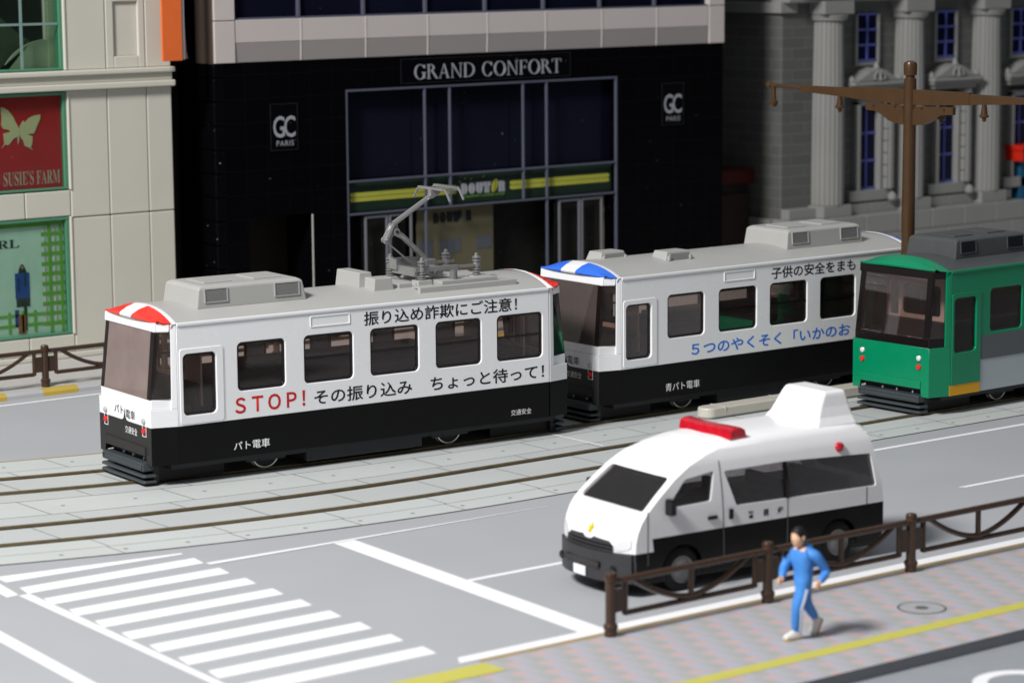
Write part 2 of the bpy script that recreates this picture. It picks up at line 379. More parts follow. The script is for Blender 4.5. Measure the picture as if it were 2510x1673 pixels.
def curve_plate(loops, thick, bevel=0.0):
    """flat plate with holes; lies in XY, thickness from z=-thick to 0 (before bevel)"""
    cu = bpy.data.curves.new("plate", 'CURVE'); cu.dimensions = '2D'; cu.fill_mode = 'BOTH'
    for L in loops:
        sp = cu.splines.new('POLY'); sp.points.add(len(L)-1)
        for p, q in zip(sp.points, L): p.co = (q[0], q[1], 0, 1)
        sp.use_cyclic_u = True
    cu.extrude = max(0.0, thick/2 - bevel); cu.bevel_depth = bevel; cu.bevel_resolution = 1; cu.offset = -bevel
    o = bpy.data.objects.new("plate", cu); COL.objects.link(o)
    bpy.context.view_layer.update()
    me = bpy.data.meshes.new_from_object(o.evaluated_get(bpy.context.evaluated_depsgraph_get()))
    bpy.data.objects.remove(o); bpy.data.curves.remove(cu)
    for v in me.vertices: v.co.z -= thick/2
    return me

def text_plate(body, x0, z0, x1, z1, bold=0.0, spacing=1.0, keep=False, depth=0.004):
    """words as a flat mesh fitted into the box x0..x1, z0..z1 in XY"""
    cu = bpy.data.curves.new("text", 'FONT'); cu.body = body; cu.size = 1.0; cu.offset = bold; cu.space_character = spacing; cu.resolution_u = 3
    cu.extrude = 0.0
    o = bpy.data.objects.new("text", cu); COL.objects.link(o)
    bpy.context.view_layer.update()
    me = bpy.data.meshes.new_from_object(o.evaluated_get(bpy.context.evaluated_depsgraph_get()))
    bpy.data.objects.remove(o); bpy.data.curves.remove(cu)
    xs = [v.co.x for v in me.vertices]; ys = [v.co.y for v in me.vertices]
    a, b, c, d = min(xs), max(xs), min(ys), max(ys)
    for v in me.vertices:
        v.co.x = x0 + (v.co.x-a)/(b-a)*(x1-x0); v.co.y = z0 + (v.co.y-c)/(d-c)*(z1-z0); v.co.z = 0
    return me

def serif_line(parent, words, x0, x1, zb, h, m, T):
    """roman capitals drawn with thick and thin strokes, one part per letter"""
    W = dict(G=0.78, R=0.72, A=0.74, N=0.80, D=0.80, C=0.74, O=0.84, F=0.58, T=0.66); W[" "] = 0.36
    tot = sum(W[c] for c in words) + 0.05*(len(words)-1); k = (x1-x0)/tot; x = x0
    for c in words:
        w = W[c]*k
        if c != " ":
            b = B(); cnt = [0]
            def poly(P):
                d = 0.0006*cnt[0]; cnt[0] += 1
                b.prism([(x+u*w, zb+v*h) for u, v in P], lambda u, v: (u, v, 0.006+d), lambda u, v: (u, v, 0.0))
            def stem(a, t=0.15, lo=0, hi=1):
                poly([(a, lo), (a+t, lo), (a+t, hi), (a, hi)])
            def serif(a, v, l=0.13, t=0.15): poly([(a-l*0.7, v), (a+t+l*0.7, v), (a+t+l*0.7, v+0.045), (a-l*0.7, v+0.045)])
            def ring(cx, cy, rx, ry, tx, ty_, a0, a1):
                P = [(cx+rx*math.cos(R(q)), cy+ry*math.sin(R(q))) for q in range(a0, a1+1, 10)]
                Q = [(cx+(rx-tx)*math.cos(R(q)), cy+(ry-ty_)*math.sin(R(q))) for q in range(a0, a1+1, 10)]
                for p0, p1, q0, q1 in zip(P, P[1:], Q, Q[1:]): poly([p0, p1, q1, q0])
            if c in "CGO":
                a = (0, 360) if c == "O" else (42, 322)
                ring(0.5, 0.5, 0.48, 0.52, 0.15, 0.05, *a)
                if c != "O": poly([(0.84, 0.98), (0.88, 0.98), (0.88, 0.72), (0.83, 0.74)])
                if c == "C": poly([(0.84, 0.14), (0.90, 0.28), (0.86, 0.29), (0.78, 0.14)])
                if c == "G": stem(0.74, 0.15, 0.06, 0.46); serif(0.74, 0.43, 0.15)
            elif c == "D": stem(0.10); serif(0.10, 0); serif(0.10, 0.955); ring(0.36, 0.5, 0.60, 0.5, 0.15, 0.05, -90, 90)
            elif c == "R": stem(0.10, 0.16); serif(0.10, 0); serif(0.10, 0.955); ring(0.30, 0.75, 0.40, 0.25, 0.16, 0.05, -90, 90); poly([(0.40, 0.52), (0.58, 0.52), (1.0, 0.0), (0.82, 0.0)])
            elif c == "A": poly([(0.10, 0), (0.16, 0), (0.52, 1), (0.47, 1)]); poly([(0.44, 1), (0.56, 1), (0.93, 0), (0.76, 0)]); poly([(0.24, 0.33), (0.74, 0.33), (0.72, 0.39), (0.26, 0.39)]); serif(0.10, 0, 0.13, 0.05); serif(0.77, 0, 0.11, 0.14)
            elif c == "N": stem(0.13, 0.06); stem(0.82, 0.06); poly([(0.06, 1), (0.24, 1), (0.88, 0), (0.80, 0)]); serif(0.13, 0, 0.13, 0.06); serif(0.82, 0.955, 0.13, 0.06)
            elif c == "F": stem(0.16, 0.19); serif(0.16, 0, 0.15, 0.19); serif(0.16, 0.955, 0.15, 0.19); poly([(0.3, 0.955), (0.95, 0.955), (0.95, 1), (0.3, 1)]); poly([(0.90, 0.78), (0.95, 0.78), (0.95, 0.96), (0.90, 0.96)]); poly([(0.3, 0.49), (0.75, 0.49), (0.75, 0.535), (0.3, 0.535)]); poly([(0.71, 0.40), (0.76, 0.40), (0.76, 0.62), (0.71, 0.62)])
            elif c == "T": stem(0.42, 0.17); serif(0.42, 0, 0.15, 0.17); poly([(0.02, 0.955), (0.98, 0.955), (0.98, 1), (0.02, 1)]); poly([(0.02, 0.78), (0.07, 0.78), (0.07, 0.96), (0.02, 0.96)]); poly([(0.93, 0.78), (0.98, 0.78), (0.98, 0.96), (0.93, 0.96)])
            b.obj("letter", m, parent, T=T)
        x += w + 0.05*k

def SIDE(y):  return Matrix(((1,0,0,0),(0,0,-1,y),(0,1,0,0),(0,0,0,1)))    # plate faces -Y
def FRONT(x): return Matrix(((0,0,-1,x),(-1,0,0,0),(0,1,0,0),(0,0,0,1)))  # plate faces -X
ROT = Matrix.Rotation(math.pi, 4, 'Z'); IDT = Matrix.Identity(4)

def lettering(parent, body, box, m, T, bold=0.0, spacing=1.0, name="lettering"):
    return B().mesh(text_plate(body, *box, bold=bold, spacing=spacing), T).obj(name, m, parent, fix=False)

# ------------------------------------------------------------------ ground, roads, tracks
def struct(name, b, m=None, **k):
    return tag(b.obj(name, m, **k), kind="structure")
b = B(); b.box((-40, -20, -0.8), (140, 120, -0.31)); struct("ground", b, M_["road2"])
def off1(x): return (31.9-x)**2/65 if x < 31.9 else 0.0
def off2(x): return (28.9-x)**2/59.6 if x < 28.9 else 0.0
def ty(x, y):
    """lateral position y on the straight -> position on the bent track"""
    t = min(1, max(0, (y-39.8)/(41.7-39.8)))
    return y + off2(x)*(1-t) + off1(x)*t
XS = [0 + 0.5*i for i in range(0, 64)] + [32 + 4*i for i in range(0, 20)]
def strip(b, y0, y1, z, m=None, xs=XS, z0=None):
    xs = list(xs)
    if z0 is None:
        b.loft([[(x, ty(x, y0), z), (x, ty(x, y1), z)] for x in xs], m)
    else:
        b.loft([[(x, ty(x, y0), z0), (x, ty(x, y0), z), (x, ty(x, y1), z), (x, ty(x, y1), z0)] for x in xs], m, True, True)
b = B(); b.box((-10, 25.30, -0.17), (110, 60, 0.0)); struct("road", b, M_["road"])
b = B(); strip(b, 36.89, 45.0, 0.006); struct("track_bed", b, M_["joint"])
def panels(b, y0, y1, pitch, ph, m, z=0.016, gap=0.018):
    x = -2 + ph
    while x < 100:
        xe = x + pitch - gap
        n = max(1, int((xe-x)/0.5)) if x < 34 else 1
        xs = [x + (xe-x)*k/n for k in range(n+1)]
        strip(b, y0+gap*0.5, y1-gap*0.5, z, m, xs)
        x += pitch
b = B()
P1, P2 = M_["pave"], M_["pave2"]
panels(b, 36.89, 37.52, 2.1, 0.3, P1); panels(b, 37.52, 38.17, 2.1, 0.35, P1)
panels(b, 38.34, 39.52, 1.85, 0.9, P2)
panels(b, 39.76, 40.28, 1.85, 0.1, P2); panels(b, 40.28, 41.24, 2.6, 0.5, P1); panels(b, 41.24, 41.74, 1.85, 1.2, P2)
panels(b, 41.96, 43.14, 1.85, 0.4, P2); panels(b, 43.37, 43.95, 1.85, 1.0, P1); panels(b, 43.95, 45.0, 2.6, 0.2, P1)
struct("track_paving", b)
b = B()
for y, dx, ph in ((37.2, 1.05, 0.2), (40.76, 1.3, 0.6), (44.45, 1.3, 0.1)):
    x = 14 + ph
    while x < 62:
        b.lathe([(0.042, 0), (0.042, 0.003)], (x, ty(x, y), 0.017), seg=8); x += dx
struct("paving_sockets", b, M_["groove"])
b = B(); strip(b, 45.0, 45.06, 0.02, z0=0); struct("paving_edge_strip", b, M_["edge_tan"])
b = B()
for yy in (38.205, 41.92-0.13, 39.70, 43.30): strip(b, yy-0.045, yy+0.045, 0.009)
for yy in (38.205, 41.92-0.13, 39.70, 43.30): pass
struct("rail_groove", b, M_["groove"])
for n_, yy in (("near", (38.25, 39.62)), ("far", (41.87, 43.24))):
    t = thing("tram_track", "pair of bronze tram rails under the green tram, passing the police van" if n_ == "near" else "pair of bronze tram rails carrying the two black and white trams", "tram track", (30, yy[0], 0.0), group="tram tracks in the street")
    for y in yy:
        b = B(); strip(b, y-0.045, y+0.045, 0.058, z0=0.007)
        o = b.obj("rail", M_["rail"], t, T=Matrix.Translation((-30, -yy[0], 0)), bevel=0.012)
b = B()
b.loft([[(33.32, 39.9, 0.021), (33.37, 39.9, 0.021)], [(33.32, 41.7, 0.021), (33.37, 41.7, 0.021)]]); struct("track_joint_line", b, M_["white_print"])

# painted markings
def quad(name, pts, z=0.004, m=None):
    b = B(); b.bm.faces.new([b.bm.verts.new((x, y, z)) for x, y in pts]); return struct(name, b, m or M_["paint"])
b = B()
for k in range(10):
    y1 = 37.72 - 0.86*k if k == 0 else 36.86 - 0.853*(k-1); y0 = y1 - 0.425
    xa, xb = (18.95 - 0.036*k, 22.13 - 0.045*k)
    if k == 0:
        P = [(xa, 37.31), (22.1, 37.20), (22.12, 37.30), (xa, 37.74)]
    else: P = [(xa-0.05, y0), (xb-0.05, y0), (xb+0.02, y1), (xa+0.03, y1)]
    b.bm.faces.new([b.bm.verts.new((x, y, 0.004)) for x, y in P])
struct("crosswalk", b, M_["paint"])
quad("stop_line", [(23.94, 29.2), (24.37, 29.2), (24.87, 36.26), (24.45, 36.26)])
quad("crossing_edge_line", [(18.30, 28.2), (18.42, 28.2), (18.88, 36.40), (18.69, 36.40)], 0.008)
quad("crossing_edge_line", [(16.78, 29), (17.0, 29), (17.5, 34.9), (17.26, 34.9)], 0.004)
quad("crossing_edge_line", [(18.5, 36.43), (18.72, 36.46), (18.83, 37.3), (18.6, 37.3)], 0.004)
quad("lane_line", [(22.05, 36.27), (29, 36.245), (29, 36.255), (22.05, 36.42)], 0.008)
quad("lane_line", [(36.2, 36.12), (80, 36.12), (80, 36.26), (36.2, 36.26)])
quad("lane_dash", [(24.62, 32.69), (28.2, 32.69), (28.2, 32.82), (24.62, 32.82)])
quad("lane_dash", [(35.85, 32.62), (40, 32.62), (40, 32.74), (35.75, 32.74)])
quad("kerb_line", [(21.6, 28.965), (60, 28.965), (60, 29.22), (21.75, 29.22)], 0.008)
quad("far_edge_line", [(-5, 51.82), (90, 51.82), (90, 51.95), (-5, 51.95)])
# lower road in front of the board, with a round mark at the corner
b = B(); b.box((5, -5, -0.30), (80, 25.27, -0.175)); struct("front_road", b, M_["road3"])
b = B(); ring0, ring1 = [], []
for k in range(41):
    a = 2*math.pi*k/40; ring0.append((27.30+0.66*math.cos(a), 23.82+0.60*math.sin(a), -0.170)); ring1.append((27.30+0.45*math.cos(a), 23.82+0.40*math.sin(a), -0.170))
b.loft([ring0, ring1]); struct("round_road_mark", b, M_["paint"])
# near pavement
quad("pavement", [(18.0, 25.25), (75, 25.25), (75, 28.95), (21.9, 28.95), (21.88, 28.77), (18.0, 28.77)], 0.004, M_["tiles"])
b = B(); b.box((5, 25.262, -0.172), (80, 25.30, 0.002)); struct("pavement_edge", b, M_["kerb_dark"])
quad("pavement_edge_strip", [(21.9, 28.84), (75, 28.84), (75, 28.96), (21.9, 28.96)], 0.008, M_["edge_tan"])
quad("tactile_strip", [(20.3, 26.05), (75, 26.05), (75, 26.33), (20.3, 26.33)], 0.008, M_["tactile"])
quad("tactile_patch", [(18.0, 28.32), (21.89, 28.28), (21.88, 28.77), (18.0, 28.77)], 0.012, M_["tactile"])
t = thing("manhole_cover", "round grey manhole cover in the block pavement right of the runner", "manhole cover", (28.78, 27.03, 0.004))
b = B(); r0, r1 = [], []
for k in range(41):
    a = 2*math.pi*k/40; r0.append((0.37*math.cos(a), 0.37*math.sin(a), 0.006)); r1.append((0.335*math.cos(a), 0.335*math.sin(a), 0.006))
b.loft([r0, r1]); b.obj("rim", M_["stripe_grey"], t)
B().lathe([(0.335, 0), (0.335, 0.005)], (0, 0, 0), seg=40).obj("lid", M_["lid"], t)
B().lathe([(0.11, 0), (0.10, 0.008)], (0, 0, 0), seg=24).obj("boss", M_["stripe_grey"], t)

# far pavement and kerb
b = B(); b.box((-10, 52.62, 0), (100, 70, 0.15)); struct("far_pavement", b, M_["far_pave"])
b = B()
x = 26.83 - 1.77*12 - 0.9
k = 0
while x < 70:
    for w_, m in ((0.87, M_["kerb_y"]), (0.90, M_["kerb"])):
        P = [(52.40, 0.0), (52.41, 0.08), (52.45, 0.125), (52.53, 0.15), (52.618, 0.15), (52.618, 0.0)]
        b.loft([[(x, p, q) for p, q in P], [(x+w_-0.004, p, q) for p, q in P]], m, True, True)
        x += w_
struct("far_kerb", b)

# ------------------------------------------------------------------ fences
def fence(label, x0, n, y, z, pitch=3.05):
    t = thing("guard_fence", label, "fence", (x0, y, z), group="brown guard fences along the pavements")
    for k in range(n):
        b = B(); x = pitch*k
        b.lathe([(0.095, 0.0), (0.095, 0.10), (0.112, 0.12), (0.108, 0.16), (0.080, 0.19), (0.076, 0.80), (0.090, 0.815), (0.090, 0.90), (0.075, 0.93), (0.02, 0.945)], (x, 0, 0), seg=14)
        b.obj("post", M_["bronze"], t, smooth=True)
    for k in range(n-1):
        x0_, x1_ = pitch*k, pitch*(k+1)
        b = B()
        def bar(p, q, r=0.045): b.tube([p, q], r, seg=8)
        bar((x0_+0.06, 0, 0.80), (x1_-0.06, 0, 0.80), 0.052)
        bar((x0_+0.28, 0, 0.30), (x1_-0.28, 0, 0.30))
        for s in (x0_+0.27, x1_-0.27): bar((s, 0, 0.28), (s, 0, 0.80))
        b.box((x0_+0.08, -0.03, 0.34), (x0_+0.26, 0.03, 0.68)); b.box((x1_-0.26, -0.03, 0.34), (x1_-0.08, 0.03, 0.68))
        xm = (x0_+x1_)/2; h = xm - x0_ - 0.42
        arc = [(xm + h*u, 0, 0.36 + 0.42*abs(u)**1.75) for u in [i/12 for i in range(-12, 13)]]
        b.tube(arc, 0.045, seg=8)
        bar((xm, 0, 0.36), (xm, 0, 0.80))
        b.obj("panel", M_["bronze"], t, smooth=True)
    return t
fence("brown guard fence on the near pavement, beside the police van and runner", 24.16, 6, 28.76, 0.004, 3.097)
fence("brown guard fence on the far pavement, in front of the beige shop", 27.92-3.05*3, 9, 52.72, 0.15)

# ------------------------------------------------------------------ buildings
def grp_box(name, parent, a, b_, m, bevel=0.0):
    return B().box(a, b_).obj(name, m, parent, bevel=bevel)

def beige_building():
    Y = 56.0
    t = thing("shop_building", "beige shop building with a red butterfly poster and a green framed display window", "building", (30.5, Y, 0.15))
    T = Matrix.Translation((-30.5, -Y, -0.15))
    def add(b, name, m, **k): return b.obj(name, m, t, T=T, **k)
    b = B()
    b.box((20, 56.35, 0.15), (33.25, 63, 6.9)); b.box((30.46, 56.35, 6.9), (33.25, 63, 15)); b.box((18, 60, 6.9), (30.46, 63, 15))
    for z0, z1 in ((0.30, 3.465), (3.49, 6.46)):
        for x0, x1 in ((30.50, 31.53), (31.55, 32.60), (32.62, 33.29)): b.box((x0, Y, z0), (x1, 56.45, z1))
    for x0, x1 in ((24.0, 26.2), (26.22, 29.28), (29.30, 30.48)):
        b.box((x0, Y+0.01, 3.53), (x1, 56.45, 4.13)); b.box((x0, Y+0.01, 0.30), (x1, 56.45, 0.71))
    for x0, x1 in ((30.48, 31.53), (32.62, 33.29)): b.box((x0, Y, 6.94), (x1, 56.45, 15))
    b.box((31.55, Y, 6.94), (31.76, 56.45, 15)); b.box((32.42, Y, 6.94), (32.60, 56.45, 15))
    b.box((31.76, Y, 6.94), (32.42, 56.45, 7.22)); b.box((31.76, Y, 8.50), (32.42, 56.45, 15)); b.box((31.76, Y+0.07, 7.22), (32.42, 56.45, 8.50))
    b.box((30.44, Y-0.03, 0.72), (30.50, 56.4, 3.52)); b.box((30.46, Y-0.03, 4.14), (30.52, 56.4, 6.46)); b.box((30.42, Y-0.03, 6.94), (30.49, 56.4, 15))
    add(b, "wall", M_["beige"], bevel=0.022)
    b = B()
    b.box((20, 55.97, 0.15), (33.31, 56.4, 0.29)); add(b, "plinth", M_["beige"], bevel=0.03)
    b = B()
    b.box((20, 55.84, 6.47), (33.33, 56.4, 6.62)); b.box((20, 55.94, 6.62), (33.30, 56.4, 6.81)); b.box((20, 55.84, 6.81), (33.33, 56.4, 6.935))
    add(b, "cornice", M_["beige"], bevel=0.03)
    # windows
    def win(z0, z1, x1):
        w = B()
        for a, c in (((25.5, 56.02, z0), (x1, 56.30, z0+0.055)), ((25.5, 56.02, z1-0.07), (x1, 56.30, z1)), ((x1-0.085, 56.03, z0), (x1, 56.30, z1))): w.box(a, c)
        f = add(w, "window", M_["gframe"], bevel=0.012)
        g = B().box((25.5, 56.085, z0+0.05), (x1-0.1, 56.10, z1-0.06)).obj("pane", M_["gglass"], f, T=T)
        return f
    f = win(6.95, 12, 30.42)
    B().box((29.335, 56.06, 7.0), (29.40, 56.08, 12)).box((25.5, 56.062, 8.0), (30.32, 56.078, 8.055)).obj("muntin", M_["muntin"], f, T=T)
    b = B(); P = [(28.3, 7.0)]
    for k in range(13): a = math.pi - math.pi/2*k/12; P.append((30.22 + 1.30*math.cos(a), 6.55 + 1.12*math.sin(a)))
    P += [(30.32, 7.67), (30.32, 7.0)]
    b.prism([(28.95, 6.96)] + P[3:], lambda u, v: (u, 56.38, v), lambda u, v: (u, 56.42, v)); add(b, "interior_arch", M_["arch"], bevel=0.02)
    b = B(); b.prism([(27.6, 6.96), (30.3, 6.96), (30.3, 7.35), (29.6, 7.75), (28.5, 8.65), (27.6, 9.0)], lambda u, v: (u, 56.5, v), lambda u, v: (u, 56.53, v)); add(b, "interior_shadow_shape", M_["arch_dark"])  # dark sheet cut to the shadow shapes behind the glass
    b = B(); b.box((25.5, 57.0, 6.9), (30.42, 57.05, 12)); add(b, "interior_back", M_["darkroom"])
    b = B(); b.box((30.22, 56.33, 6.95), (30.40, 56.5, 12)); add(b, "inner_jamb", M_["arch"])
    # red poster window
    f = win(4.16, 6.44, 30.45)
    p = B().box((25.5, 56.16, 4.2), (30.36, 56.19, 6.40)).obj("poster", M_["poster_red"], f, T=T)
    # butterfly from the photograph's poster, in window pixel units
    def bf(px, py): return (28.72 + (px-0)/1120*2.13, 6.62 - (py-100)/1568*2.80 + (px/1120)*0.10)
    wings = [[(50,370),(90,375),(150,420),(210,500),(240,570),(275,640),(300,690),(290,760),(235,780),(200,800),(150,860),(120,865),(95,850),(50,900),(85,840),(75,710),(170,700),(150,670),(75,650),(50,600),(60,520)],
             [(300,640),(350,570),(370,600),(430,545),(500,520),(585,515),(580,570),(520,690),(490,750),(400,750),(470,790),(460,880),(440,930),(470,970),(420,930),(360,900),(340,830),(305,780),(290,700)],
             [(262,770),(290,765),(285,830),(268,870)]]
    for W in wings[:2]:
        b = B(); b.prism([bf(*q) for q in W], lambda u, v: (u, 56.1410, v), lambda u, v: (u, 56.1550, v)); b.obj("butterfly_wing", M_["poster_olive"], f, T=T)
    b = B(); b.prism([bf(*q) for q in wings[2]], lambda u, v: (u, 56.1410, v), lambda u, v: (u, 56.1550, v)); b.obj("butterfly_tail", M_["poster_tan"], f, T=T)
    lettering(f, "\U0001D412\U0001D414\U0001D412\U0001D408\U0001D404'\U0001D412 \U0001D405\U0001D400\U0001D411\U0001D40C", (28.83, 4.31, 30.30, 4.64), M_["poster_tan"], T @ SIDE(56.1510), bold=-0.004)
    # fashion display window
    f = win(0.73, 3.51, 30.43)
    B().box((25.5, 56.16, 0.78), (30.34, 56.19, 3.45)).obj("poster", M_["poster_pale"], f, T=T)
    b = B(); g_ = B(); wsq = B(); pk = B()
    for k in range(13):
        z = 0.98 + 0.235*k
        if z < 3.45: b.box((29.74, 56.1420, z), (30.33, 56.1540, z+0.075))
    for x in (29.95, 30.25): b.box((x-0.035, 56.1380, 0.80), (x+0.035, 56.1530, 3.44))
    for x in (27.0, 27.35, 27.7, 28.05, 28.40, 28.85, 29.2, 29.52): b.box((x-0.03, 56.1390, 0.86), (x+0.03, 56.1530, 1.36))
    for z in (1.0, 1.235): b.box((26, 56.1430, z), (29.72, 56.1535, z+0.06))
    b.box((25.5, 56.1460, 3.33), (30.34, 56.1538, 3.45))
    b.obj("check_pattern", M_["poster_green"], f, T=T)
    for k in range(12):
        for x in (29.83, 30.10): wsq.box((x-0.035, 56.1460, 1.07+0.235*k-0.01), (x+0.035, 56.1545, 1.07+0.235*k+0.12)); pk.box((x-0.012, 56.1410, 1.07+0.235*k), (x+0.012, 56.1545, 1.07+0.235*k+0.11))
    wsq.obj("check_squares", M_["poster_white"], f, T=T); pk.obj("check_lines", M_["poster_pink"], f, T=T)
    lettering(f, "\U0001D406\U0001D408\U0001D411\U0001D40B", (28.12, 2.86, 29.17, 3.06), M_["poster_dark"], T @ SIDE(56.1510))
    fg = B()
    fg.box((29.03, 56.1440, 1.66), (29.40, 56.1545, 2.26), M_["poster_blue"]).box((29.00, 56.1430, 1.00), (29.10, 56.1542, 1.40), M_["poster_blue"])
    fg.box((29.05, 56.1450, 1.47), (29.40, 56.1544, 1.66), M_["poster_dark"]).box((29.24, 56.1420, 0.90), (29.31, 56.1541, 1.47), M_["poster_dark"])
    fg.box((29.08, 56.1390, 0.84), (29.27, 56.1539, 1.28), M_["poster_brown"])
    fg.prism([(29.12, 2.26), (29.34, 2.26), (29.29, 2.38), (29.25, 2.46), (29.19, 2.46), (29.14, 2.36)], lambda u, v: (u, 56.1430, v), lambda u, v: (u, 56.1546, v), M_["poster_dark"])
    fg.box((29.19, 56.1400, 2.36), (29.25, 56.1535, 2.43), M_["poster_pink"]).box((29.1, 56.1390, 1.8), (29.13, 56.1537, 2.15), M_["poster_dark"]).box((29.27, 56.1390, 1.95), (29.31, 56.1537, 2.24), M_["poster_dark"])
    fg.obj("printed_figure", None, f, T=T)
    # orange banner
    b = B(); b.box((32.82, 55.55, 7.08), (33.36, 55.62, 14)); add(b, "banner", M_["orange"], bevel=0.01)
    b = B(); b.box((33.34, 55.60, 7.10), (33.46, 55.80, 14)); add(b, "banner_backing", M_["card"])
    b = B(); b.prism([(33.46, 14), (33.46, 7.15), (33.60, 7.11), (33.56, 7.3), (33.50, 8.3), (33.50, 14)], lambda u, v: (u, 55.70, v), lambda u, v: (u, 55.72, v)); add(b, "banner_edge", M_["card_pink"])
    return t
beige_building()

def dark_building():
    Y = 56.0
    t = thing("office_building", "black tiled office building with a pale band and a cafe front behind the trams", "building", (43, Y, 0.15))
    T = Matrix.Translation((-43, -Y, -0.15))
    def add(b, name, m, **k): return b.obj(name, m, t, T=T, **k)
    b = B()
    b.box((34.75, Y, 0.15), (35.42, 57.6, 6.95)); b.box((37.30, Y, 0.15), (38.36, 57.6, 6.95)); b.box((35.42, Y, 3.12), (37.30, 57.6, 6.95))
    b.box((38.36, Y, 6.16), (47.33, 57.6, 6.95)); b.box((47.33, Y, 0.15), (51.2, 57.6, 6.95))
    b.box((34.6, 56.8, 7.0), (51.1, 64, 16)); b.box((34.6, 57.6, 0.15), (51.1, 64, 7.0))
    add(b, "wall", M_["tileblack"])
    b = B()
    z = 0.16
    while z < 6.9:
        b.box((34.47, 55.985, z), (34.78, 56.83, min(z+0.575, 6.94))); z += 0.585
    add(b, "corner_tiles", M_["tileplain"], bevel=0.05, seg=3)
    b = B(); b.box((33.3, 57.9, 0.15), (34.6, 58.2, 16)); b.box((33.35, 57.2, 0.15), (34.1, 57.9, 5.2)); add(b, "side_wing", M_["brownwall"])
    b = B(); b.box((35.40, 57.2, 0.15), (37.32, 57.5, 3.2)); add(b, "doorway", M_["brownwall"])
    b = B(); b.box((37.275, 55.99, 0.15), (37.315, 56.02, 3.09)); add(b, "door_jamb", M_["card"], bevel=0.01)
    # band
    seams = [35.10, 37.02, 38.98, 40.92, 42.85, 44.80, 46.75, 48.71, 50.62]
    b = B()
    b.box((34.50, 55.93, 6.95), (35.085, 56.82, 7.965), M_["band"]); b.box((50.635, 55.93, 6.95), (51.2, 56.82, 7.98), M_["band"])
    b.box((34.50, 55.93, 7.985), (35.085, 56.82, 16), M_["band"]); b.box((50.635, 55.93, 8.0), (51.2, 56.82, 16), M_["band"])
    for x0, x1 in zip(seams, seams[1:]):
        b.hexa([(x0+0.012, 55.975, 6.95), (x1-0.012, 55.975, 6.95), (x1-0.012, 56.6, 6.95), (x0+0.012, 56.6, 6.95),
                (x0+0.012, 55.955, 7.43), (x1-0.012, 55.955, 7.43), (x1-0.012, 56.6, 7.43), (x0+0.012, 56.6, 7.43)], M_["band_shade"])
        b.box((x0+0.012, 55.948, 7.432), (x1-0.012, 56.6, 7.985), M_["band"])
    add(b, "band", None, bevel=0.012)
    for x in seams[1:-1]:
        b = B(); b.hexa([(x-0.02, 55.96, 6.955), (x+0.02, 55.96, 6.955), (x+0.02, 56.5, 6.955), (x-0.02, 56.5, 6.955), (x-0.02, 55.94, 7.43), (x+0.02, 55.94, 7.43), (x+0.02, 56.5, 7.43), (x-0.02, 56.5, 7.43)])
        b.box((x-0.02, 55.935, 7.431), (x+0.02, 56.5, 7.98)); add(b, "band_rib", M_["band"], bevel=0.01)
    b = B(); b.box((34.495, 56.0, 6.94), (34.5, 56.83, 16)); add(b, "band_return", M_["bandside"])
    b = B(); b.box((35.09, 56.12, 7.99), (50.63, 56.2, 16)); w = add(b, "upper_window", M_["darkglass"])
    b = B(); b.box((35.09, 56.0, 7.987), (50.63, 56.15, 8.03))
    for x in seams[1:-1]: b.box((x-0.03, 56.02, 8.03), (x+0.03, 56.15, 16))
    b.box((35.09, 55.99, 8.03), (35.13, 56.15, 16)); b.obj("frame", M_["steelblue"], w, T=T)
    # shop front
    b = B(); b.box((38.3, 56.35, 3.1), (47.4, 56.4, 6.2)); g = add(b, "shop_window", M_["darkglass"])
    b = B()
    def fr(x0, z0, x1, z1, y=56.0): b.box((x0, y, z0), (x1, y+0.07, z1))
    fr(38.36, 6.10, 47.33, 6.16); fr(38.36, 0.15, 38.42, 6.10); fr(47.27, 0.15, 47.33, 6.10)
    for x in (40.845, 41.65, 44.075, 44.875): fr(x-0.024, 3.02, x+0.024, 6.09, 56.003)
    fr(38.42, 3.80, 47.27, 3.85, 55.997); fr(38.42, 2.965, 47.27, 3.015, 55.997)
    for x in (40.845, 44.875): fr(x-0.024, 0.15, x+0.024, 2.95, 56.003)
    b.obj("frame", M_["steelblue"], g, T=T, bevel=0.008)
    f = add(B().box((38.46, 56.16, 3.03), (47.24, 56.22, 3.79)), "cafe_sign", M_["fascia"])
    def stripe(x0, x1, z0, z1, rl, rr):
        P = []
        P += rrect(x0, z0, x1, z1, 0.10)
        return P
    for x0, x1 in ((38.55, 41.93), (43.71, 47.15)):
        b = B(); b.prism(rrect(x0, 3.29, x1, 3.398, 0.05), lambda u, v: (u, 56.145, v), lambda u, v: (u, 56.159, v))
        b.prism(rrect(x0, 3.412, x1, 3.52, 0.05), lambda u, v: (u, 56.145, v), lambda u, v: (u, 56.159, v))
        b.obj("lime_stripe", M_["lime"], f, T=T)
    def fat(ch, x0, x1, z0, z1, m, par, y):
        w, h, xm, g = x1-x0, z1-z0, (x0+x1)/2, 0.010
        def arcs(cx, cz, rx, rz, a0, a1): return [(cx+rx*math.cos(R(a)), cz+rz*math.sin(R(a))) for a in range(a0, a1+1, 15)]
        L_ = {"D": [(xm-g, z1), (x0, z1), (x0, z0), (xm-g, z0)], "O": [(xm-g, z1)] + arcs(xm-g, (z0+z1)/2, w/2-g, h/2, 90, 270), "U": [(xm-g, z1), (x0, z1)] + arcs(xm-g, z0+w/2, w/2-g, w/2, 180, 270), "T": [(xm-g, z1), (x0, z1), (x0, z1-0.11), (xm-0.075, z1-0.11), (xm-0.075, z0), (xm-g, z0)], "R": [(xm-g, z1), (x0, z1), (x0, z0), (xm-g, z0)]}[ch]
